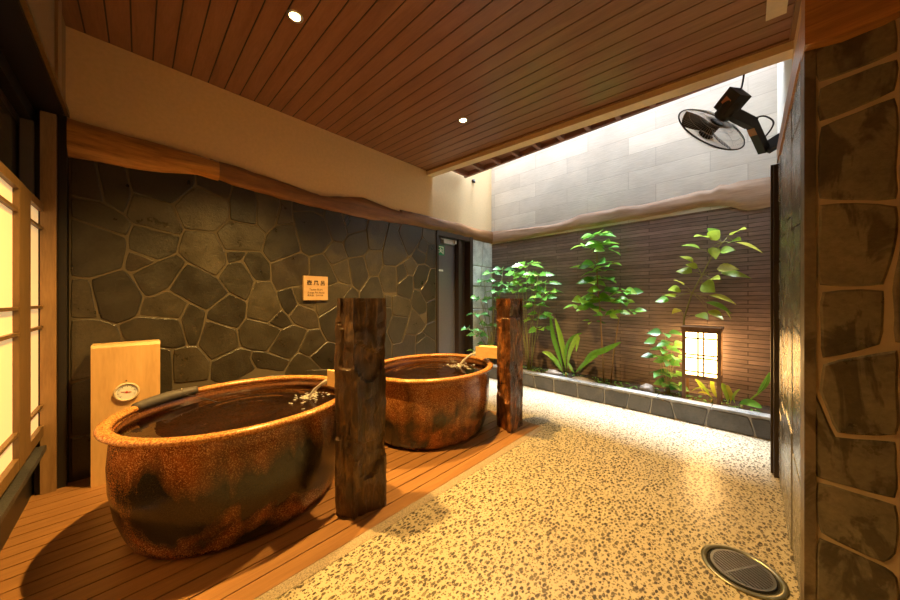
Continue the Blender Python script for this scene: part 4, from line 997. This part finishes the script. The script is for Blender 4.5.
# low blades under and right of the lantern
bse = P(712, 398, 4.0); bse.z = SOIL; t, fb, sb = plant('low_blade_plant', bse, 'low green blades growing under the lantern, its yellow light painted in', 'plant')
for pts, w in [([(712,399,0),(706,390,-.03),(700,383,-.04),(696,379,-.04)], .04), ([(706,396,.05),(700,386,.05),(694,376,.05),(690,372,.05)], .02), ([(728,404,.0),(727,395,.02),(724,387,.02),(722,383,.02)], .07), ([(730,404,0),(731,396,.02),(728,388,.02),(727,385,.02)], .05),
               ([(714,400,0),(708,394,0),(702,392,0),(698,393,0)], .025), ([(720,402,.05),(714,392,.05),(712,382,.05),(716,376,.05)], .05), ([(690,392,0),(697,388,0),(704,388,0),(712,392,0)], .02)]:
    blade(pts, w, fb, 4.0)
sb.tube([(bse.x, bse.y, SOIL), (bse.x, bse.y, SOIL + .04)], .008, 6); finish(t, fb, sb, M['leaf_lanternlit'], M['stem'])
bse = P(742, 403, 3.98); bse.z = SOIL; t, fb, sb = plant('low_blade_plant', bse, 'low broad green leaf and thin stalk right of the lantern', 'plant')
for pts, w in [([(738,405,0),(746,402,-.04),(754,404,-.06),(762,408,-.08)], .09), ([(742,406,0),(752,398,0),(762,390,0),(768,378,0)], .02), ([(755,396,0),(762,388,0),(767,380,0),(770,372,0)], .06), ([(736,405,.02),(733,398,.02),(736,392,.02),(740,389,.02)], .03)]:
    blade(pts, w, fb, 3.98)
sb.tube([(bse.x, bse.y, SOIL), (bse.x, bse.y, SOIL + .04)], .008, 6); finish(t, fb, sb, M['leaf'], M['stem'])
# ground litter / tufts
b = MB()
for i in range(260):
    x = random.uniform(-2.6, .05); y = random.uniform(3.9, 4.2); an = random.uniform(0, math.tau)
    leaf(b.bm, (x, y, SOIL + .004), (math.cos(an), math.sin(an), .5), random.uniform(.03, .07), .010, .3, .2)
tag(b.obj('ground_grass', M['leaf_dark']), 'sparse grass and moss tufts on the planter soil', 'grass', kind='stuff')

# ------------------------------------------------------------------ daylight
w = bpy.data.worlds.new('sky'); sc.world = w; w.use_nodes = True
bg = w.node_tree.nodes['Background']; bg.inputs['Color'].default_value = (.86, .93, 1, 1); bg.inputs['Strength'].default_value = 3.9
sun = bpy.data.lights.new('hazy_sun', 'SUN'); sun.energy = 23.0; sun.angle = math.radians(16); sun.color = (.84, .92, 1)
so = bpy.data.objects.new('hazy_sun', sun); C.objects.link(so)
so.rotation_euler = V((-.02, -.11, -1)).to_track_quat('-Z', 'Y').to_euler()

# ------------------------------------------------------------------ camera
cam = bpy.data.cameras.new('camera'); cam.lens = F / 900 * 36; cam.sensor_width = 36; cam.clip_start = .02; cam.shift_y = -.5 / 900
co = bpy.data.objects.new('camera', cam); co.location = (0, 0, H); co.rotation_euler = (math.pi / 2, 0, ANG); C.objects.link(co); sc.camera = co
sc.view_settings.view_transform = 'Standard'; sc.view_settings.look = 'None'; sc.view_settings.exposure = 0; sc.view_settings.gamma = 1; sc.view_settings.use_curve_mapping = False
